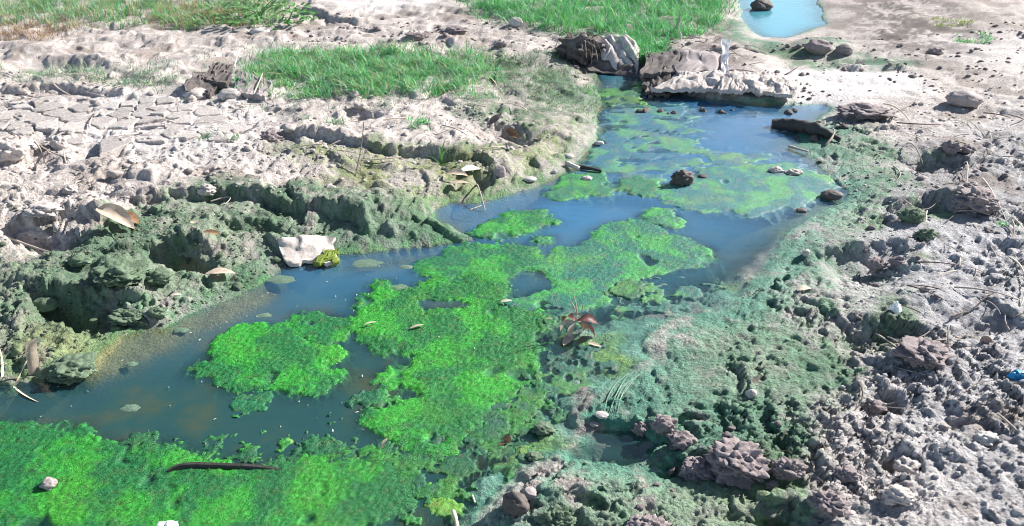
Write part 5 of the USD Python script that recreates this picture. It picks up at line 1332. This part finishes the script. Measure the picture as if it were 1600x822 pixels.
# pale algae strands drying on the mud
p = on(965, 615)
t = thing('algae_strands', 'bunch of pale drying algae strands on the green mud right of the shallows', 'algae strands', p)
rr = np.random.default_rng(15)
for k in range(8):
    a = on(948 + 2.2 * k + rr.normal(0, 3), 648 - 1.0 * k, .002)
    b = on(962 + 3.8 * k + rr.normal(0, 4), 606 - .8 * k, .003)
    c = on(985 + 3.0 * k + rr.normal(0, 5), 584 + rr.normal(0, 3), .002)
    mk = tube(spline([a - p, b - p, c - p], 14), np.interp(np.linspace(0, 1, 14), [0, .5, 1], [.0008, .0018, .0008]), 6)
    tag(obj('strand', mk, M['algae'], t, smooth=True, tint=np.tile([.14, .25, .18], (len(mk.vertices), 1))))
# green sprig
p = on(690, 262)
t = thing('green_sprig', 'green sprig with spreading narrow blades at the end of the long mud step', 'plant', p)
for e, md in [((-.20, -.10, .01), .05), ((-.12, -.04, .06), .06), ((.05, -.05, .10), .07), ((.11, -.10, .02), .05), ((-.02, .03, .13), .06), ((.03, .02, .15), .07)]:
    e = np.array(e)
    obj('blade', blade([np.array([0, 0, .01]), e * .5 + [0, 0, md * .6], e], .010), M['leaf_green'], t, smooth=True)
# leafy weed bush at the far edge
p = on(405, 34)
t = thing('leafy_weed', 'low dark green broad leaved weed at the far left of the pale path', 'weed', p)
rr = np.random.default_rng(31)
for k in range(9):
    a = rr.uniform(0, 2 * np.pi)
    e = np.array([math.cos(a) * rr.uniform(.15, .42), math.sin(a) * rr.uniform(.1, .3), rr.uniform(.06, .20)])
    obj('stem', tube(spline([[0, 0, 0], e * .5 + [0, 0, .05], e], 8), np.linspace(.005, .002, 8), 5), M['leaf_green'], t, smooth=True)
for k in range(230):
    a, rad = rr.uniform(0, 2 * np.pi), math.sqrt(rr.random())
    c = np.array([math.cos(a) * rad * .42, math.sin(a) * rad * .34, rr.uniform(.01, .20) * (1.15 - rad * .8)])
    obj('leaf', turn(leaf(rr.uniform(.04, .075), rr.uniform(.018, .035), .3, .15, n=5, m=3, seed=k), rz=rr.uniform(0, 6.3), ry=rr.uniform(-.7, .3), rx=rr.uniform(-.5, .5), at=c), M['leaf_green'], t, smooth=True)

# flecks adrift on the water
rr = np.random.default_rng(91)
fz = poly([(20, 640), (180, 560), (330, 500), (470, 430), (650, 400), (700, 430), (560, 470), (540, 560), (640, 560), (640, 620), (560, 690), (300, 700), (130, 670)])
fa = fz.bounds
first = []
made = 0
while made < 60:
    x, y = rr.uniform(fa[0], fa[2]), rr.uniform(fa[1], fa[3])
    if not shapely.contains_xy(fz, x, y):
        continue
    L = rr.uniform(.004, .010)
    if made % 3 == 0:
        loc, rot, sc = (x, y, .0005), (rr.uniform(-20, 20), -90 + rr.uniform(-25, 25), rr.uniform(0, 360)), (L, L, L)
    else:
        loc, rot, sc = (x, y, .0015), (0, 0, rr.uniform(0, 360)), (L * 1.3, L * rr.uniform(.6, 1.3), L * .5)
    lab, grp = 'tiny whitish fleck drifting on the open dark water', 'flecks on the open water'
    if len(first) < 3:
        tt = thing('drifting_fleck', lab, 'fleck', loc, group=grp, rot=rot, scale=sc)
        obj('flake', leaf(1.0, .55, .4, .2, n=6, m=3, seed=made), M['fleck'], tt, smooth=True)
        first.append(tt)
    else:
        copy(first[made % 3], 'drifting_fleck', lab, 'fleck', loc, rot, sc, grp)
    made += 1
# flecks standing on the mats
fz = shapely.union_all([poly(MAT_LEFT), poly(MAT_MID)])
fa = fz.bounds
made = 0
while made < 55:
    x, y = rr.uniform(fa[0], fa[2]), rr.uniform(fa[1], fa[3])
    if not shapely.contains_xy(fz, x, y):
        continue
    L = rr.uniform(.004, .008)
    copy(first[made % 3], 'stuck_fleck', 'tiny whitish fleck standing up from the green algae', 'fleck', (x, y, .008), (rr.uniform(-25, 25), -90 + rr.uniform(-30, 30), rr.uniform(0, 360)), (L, L, L), 'flecks standing on the algae')
    made += 1
# scum patches
for k, (px, py, w, lab) in enumerate([(573, 412, 30, 'thin grey scum patch right of the bark plate'), (636, 417, 16, 'small grey scum spot left of the notched raft'), (620, 450, 24, 'grey scum patch between bark plate and middle carpet'), (205, 569, 14, 'oval grey scum spot in the left open water'),
                                    (413, 493, 16, 'broken grey scum spot above the lone left raft'), (205, 637, 20, 'greenish scum spot in the near left water'), (284, 516, 16, 'scum spot near the wet left shore'), (440, 437, 30, 'pale scum patch off the muddy left shore'),
                                    (448, 690, 16, 'light green scum flake among the ragged scraps')]):
    c = G(px, py)
    s = pxsize(px, py) * w * .8
    g = np.linspace(0, 2 * np.pi, 26, endpoint=False)
    rad = 1 + .3 * perlin(np.cos(g) * 1.6 + k * 5, np.sin(g) * 1.6, 7) + .12 * perlin(np.cos(g) * 4 + k * 5, np.sin(g) * 4, 8)
    v = np.stack([np.cos(g) * s * rad, np.sin(g) * s * .55 * rad, 0 * g - .001], 1)
    v2 = np.vstack([v, v * [.8, .8, 0] + [0, 0, .0015], [[0, 0, .002]]])
    a = np.arange(26)
    b = (a + 1) % 26
    f = np.vstack([np.stack([a, b, b + 26], 1), np.stack([a, b + 26, a + 26], 1), np.stack([a + 26, b + 26, np.full(26, 52)], 1)])
    q = obj('scum_patch', (v2, f), M['algae'], smooth=True, tint=np.tile([.10, .16, .11] if k != 8 else [.12, .26, .06], (len(v2), 1)))
    UsdGeom.Xformable(q).AddTranslateOp().Set(Gf.Vec3d(*map(float, c)))
    tag(q, lab, 'scum patch')

# ------------------------------------------------------------------ trees beyond, which the stream mirrors
for k, (x, y, hgt, cr, lab) in enumerate([(1.0, 14.6, 5.6, 1.25, 'taller leafy tree mirrored as an olive patch in the open pool'), (2.7, 15.4, 5.2, 1.1, 'smaller leafy tree mirrored near the far shore')]):
    t = thing('tree', lab, 'tree', (x, y, 0))
    rr = np.random.default_rng(300 + k)
    obj('trunk', tube(spline([[0, 0, -.1], [.05, 0, 1.2], [-.05, .05, 2.6], [0, 0, hgt * .8]], 14), np.linspace(.13, .03, 14), 9), M['trunk'], t, smooth=True)
    for j in range(7):
        a = rr.uniform(0, 6.3)
        z0 = rr.uniform(1.6, hgt * .7)
        obj('limb', tube(spline([[0, 0, z0], [math.cos(a) * .4, math.sin(a) * .4, z0 + .35], [math.cos(a) * cr * .8, math.sin(a) * cr * .8, z0 + .8]], 8), np.linspace(.045, .012, 8), 6), M['trunk'], t, smooth=True)
    cen = np.stack([rr.normal(0, cr * .5, 26), rr.normal(0, cr * .5, 26), rr.uniform(2.2, hgt - .3, 26)], 1)
    n = 7000
    pp = cen[rr.integers(0, 26, n)] + rr.normal(0, .26, (n, 3))
    d1 = rr.normal(size=(n, 3))
    d1 /= np.linalg.norm(d1, axis=1, keepdims=True)
    d2 = np.cross(d1, rr.normal(size=(n, 3)))
    d2 /= np.linalg.norm(d2, axis=1, keepdims=True)
    L = rr.uniform(.05, .10, (n, 1))
    v = np.stack([pp, pp + d1 * L * .5 + d2 * L * .28, pp + d1 * L, pp + d1 * L * .5 - d2 * L * .28], 1).reshape(-1, 3)
    kk = np.arange(n) * 4
    tag(obj('crown', (v, np.vstack([np.stack([kk, kk + 1, kk + 2], 1), np.stack([kk, kk + 2, kk + 3], 1)])), M['leaf_tree'], t), kind='stuff')

# ------------------------------------------------------------------ labels of the scattered pieces: by the landmark each lies next to
LANDMARKS = [(1505, 160, 'the long pinkish grey stone'), (1277, 75, 'the dark rounded lump by the far pool'), (1190, 8, 'the dark stone in the far pool'), (781, 268, 'the blocky grey stone'), (406, 50, 'the white stone by the leafy weed'), (806, 36, 'the white stone at the far grass'),
             (350, 125, 'the dark peat slabs'), (17, 235, 'the big lump at the left edge'), (85, 245, 'the forked twig'), (322, 292, 'the grey lump on the bank crest'), (190, 425, 'the large crumbly mossy clod'), (110, 478, 'the deep dark hollow'),
             (290, 398, 'the dark round pit'), (100, 570, 'the mud hump'), (1150, 720, 'the largest torn clod'), (1232, 730, 'the rounded purple grey clod'), (1035, 665, 'the torn rim'), (1296, 788, 'the cracked purplish clod'), (1415, 728, 'the layered grey clod'),
             (1400, 768, 'the blue grey clod'), (1385, 622, 'the shaded pit'), (1440, 550, 'the long dark heap'), (1525, 310, 'the twig bound clod'), (1360, 405, 'the round footprint'), (1460, 250, 'the green shaded rut'), (1350, 172, 'the dark mud wedge'),
             (1460, 80, 'the lone brown far clod'), (1540, 685, 'the white crusted lump'), (1396, 485, 'the white fluffy lump'), (1173, 615, 'the pink pebble'), (960, 80, 'the crumpled pale cloth'), (905, 75, 'the root clump'), (1090, 130, 'the left pale mud slab'),
             (1155, 135, 'the middle pale mud slab'), (1213, 140, 'the right pale mud slab'), (1133, 80, 'the clear plastic film'), (1255, 205, 'the black log'), (566, 250, 'the upright dark twig'), (180, 345, 'the large rolled leaf'), (1537, 527, 'the nut shell'),
             (1590, 575, 'the blue plastic scrap'), (560, 170, 'the shaded pocket below the lush grass'), (785, 195, 'the mossy hollow'), (690, 255, 'the green sprig'), (75, 95, 'the far left shaded hollow'), (430, 215, 'the brown clod on the long step'), (310, 362, 'the narrow dry leaf'),
             (1530, 495, 'the blue shaded hollow'), (1490, 25, 'the yellow green weed'), (890, 750, 'the near mound'), (965, 615, 'the pale strands'), (600, 110, 'the lush grass patch'), (480, 390, 'the bark plate'), (1580, 445, 'the curved stalk at the right edge')]
LMP = np.array([[a, b] for a, b, _ in LANDMARKS], float)


def pixel(p):
    d = np.array(p) - [0, 0, CAM_H]
    f = d[1] * math.cos(PITCH) - d[2] * math.sin(PITCH)
    return 800 + FPX * d[0] / f, 411 - FPX * (d[1] * math.sin(PITCH) + d[2] * math.cos(PITCH)) / f


bins = {}
for t, p, lab, cat in SCATTERED:
    px, py = pixel(p)
    d = np.array([px, py]) - LMP
    dist = np.hypot(d[:, 0], d[:, 1] * 1.6)
    k = int(dist.argmin())
    dx, dy = d[k, 0], d[k, 1] * 1.6
    side = ('right of' if dx > 0 else 'left of') if abs(dx) > abs(dy) else ('in front of' if dy > 0 else 'behind')
    bins.setdefault((lab, side, LANDMARKS[k][2]), []).append((dist[k], t))
ORD = ['nearest', 'second', 'third', 'fourth', 'fifth', 'sixth', 'seventh', 'eighth', 'ninth', 'tenth', 'eleventh', 'twelfth']
for (lab, side, lm), found in bins.items():
    found.sort(key=lambda q: q[0])
    for k, (_, t) in enumerate(found):
        t.SetCustomDataByKey('label', f'{lab} {side} {lm}' if len(found) == 1 else f'{ORD[min(k, 11)]} {lab} {side} {lm}')
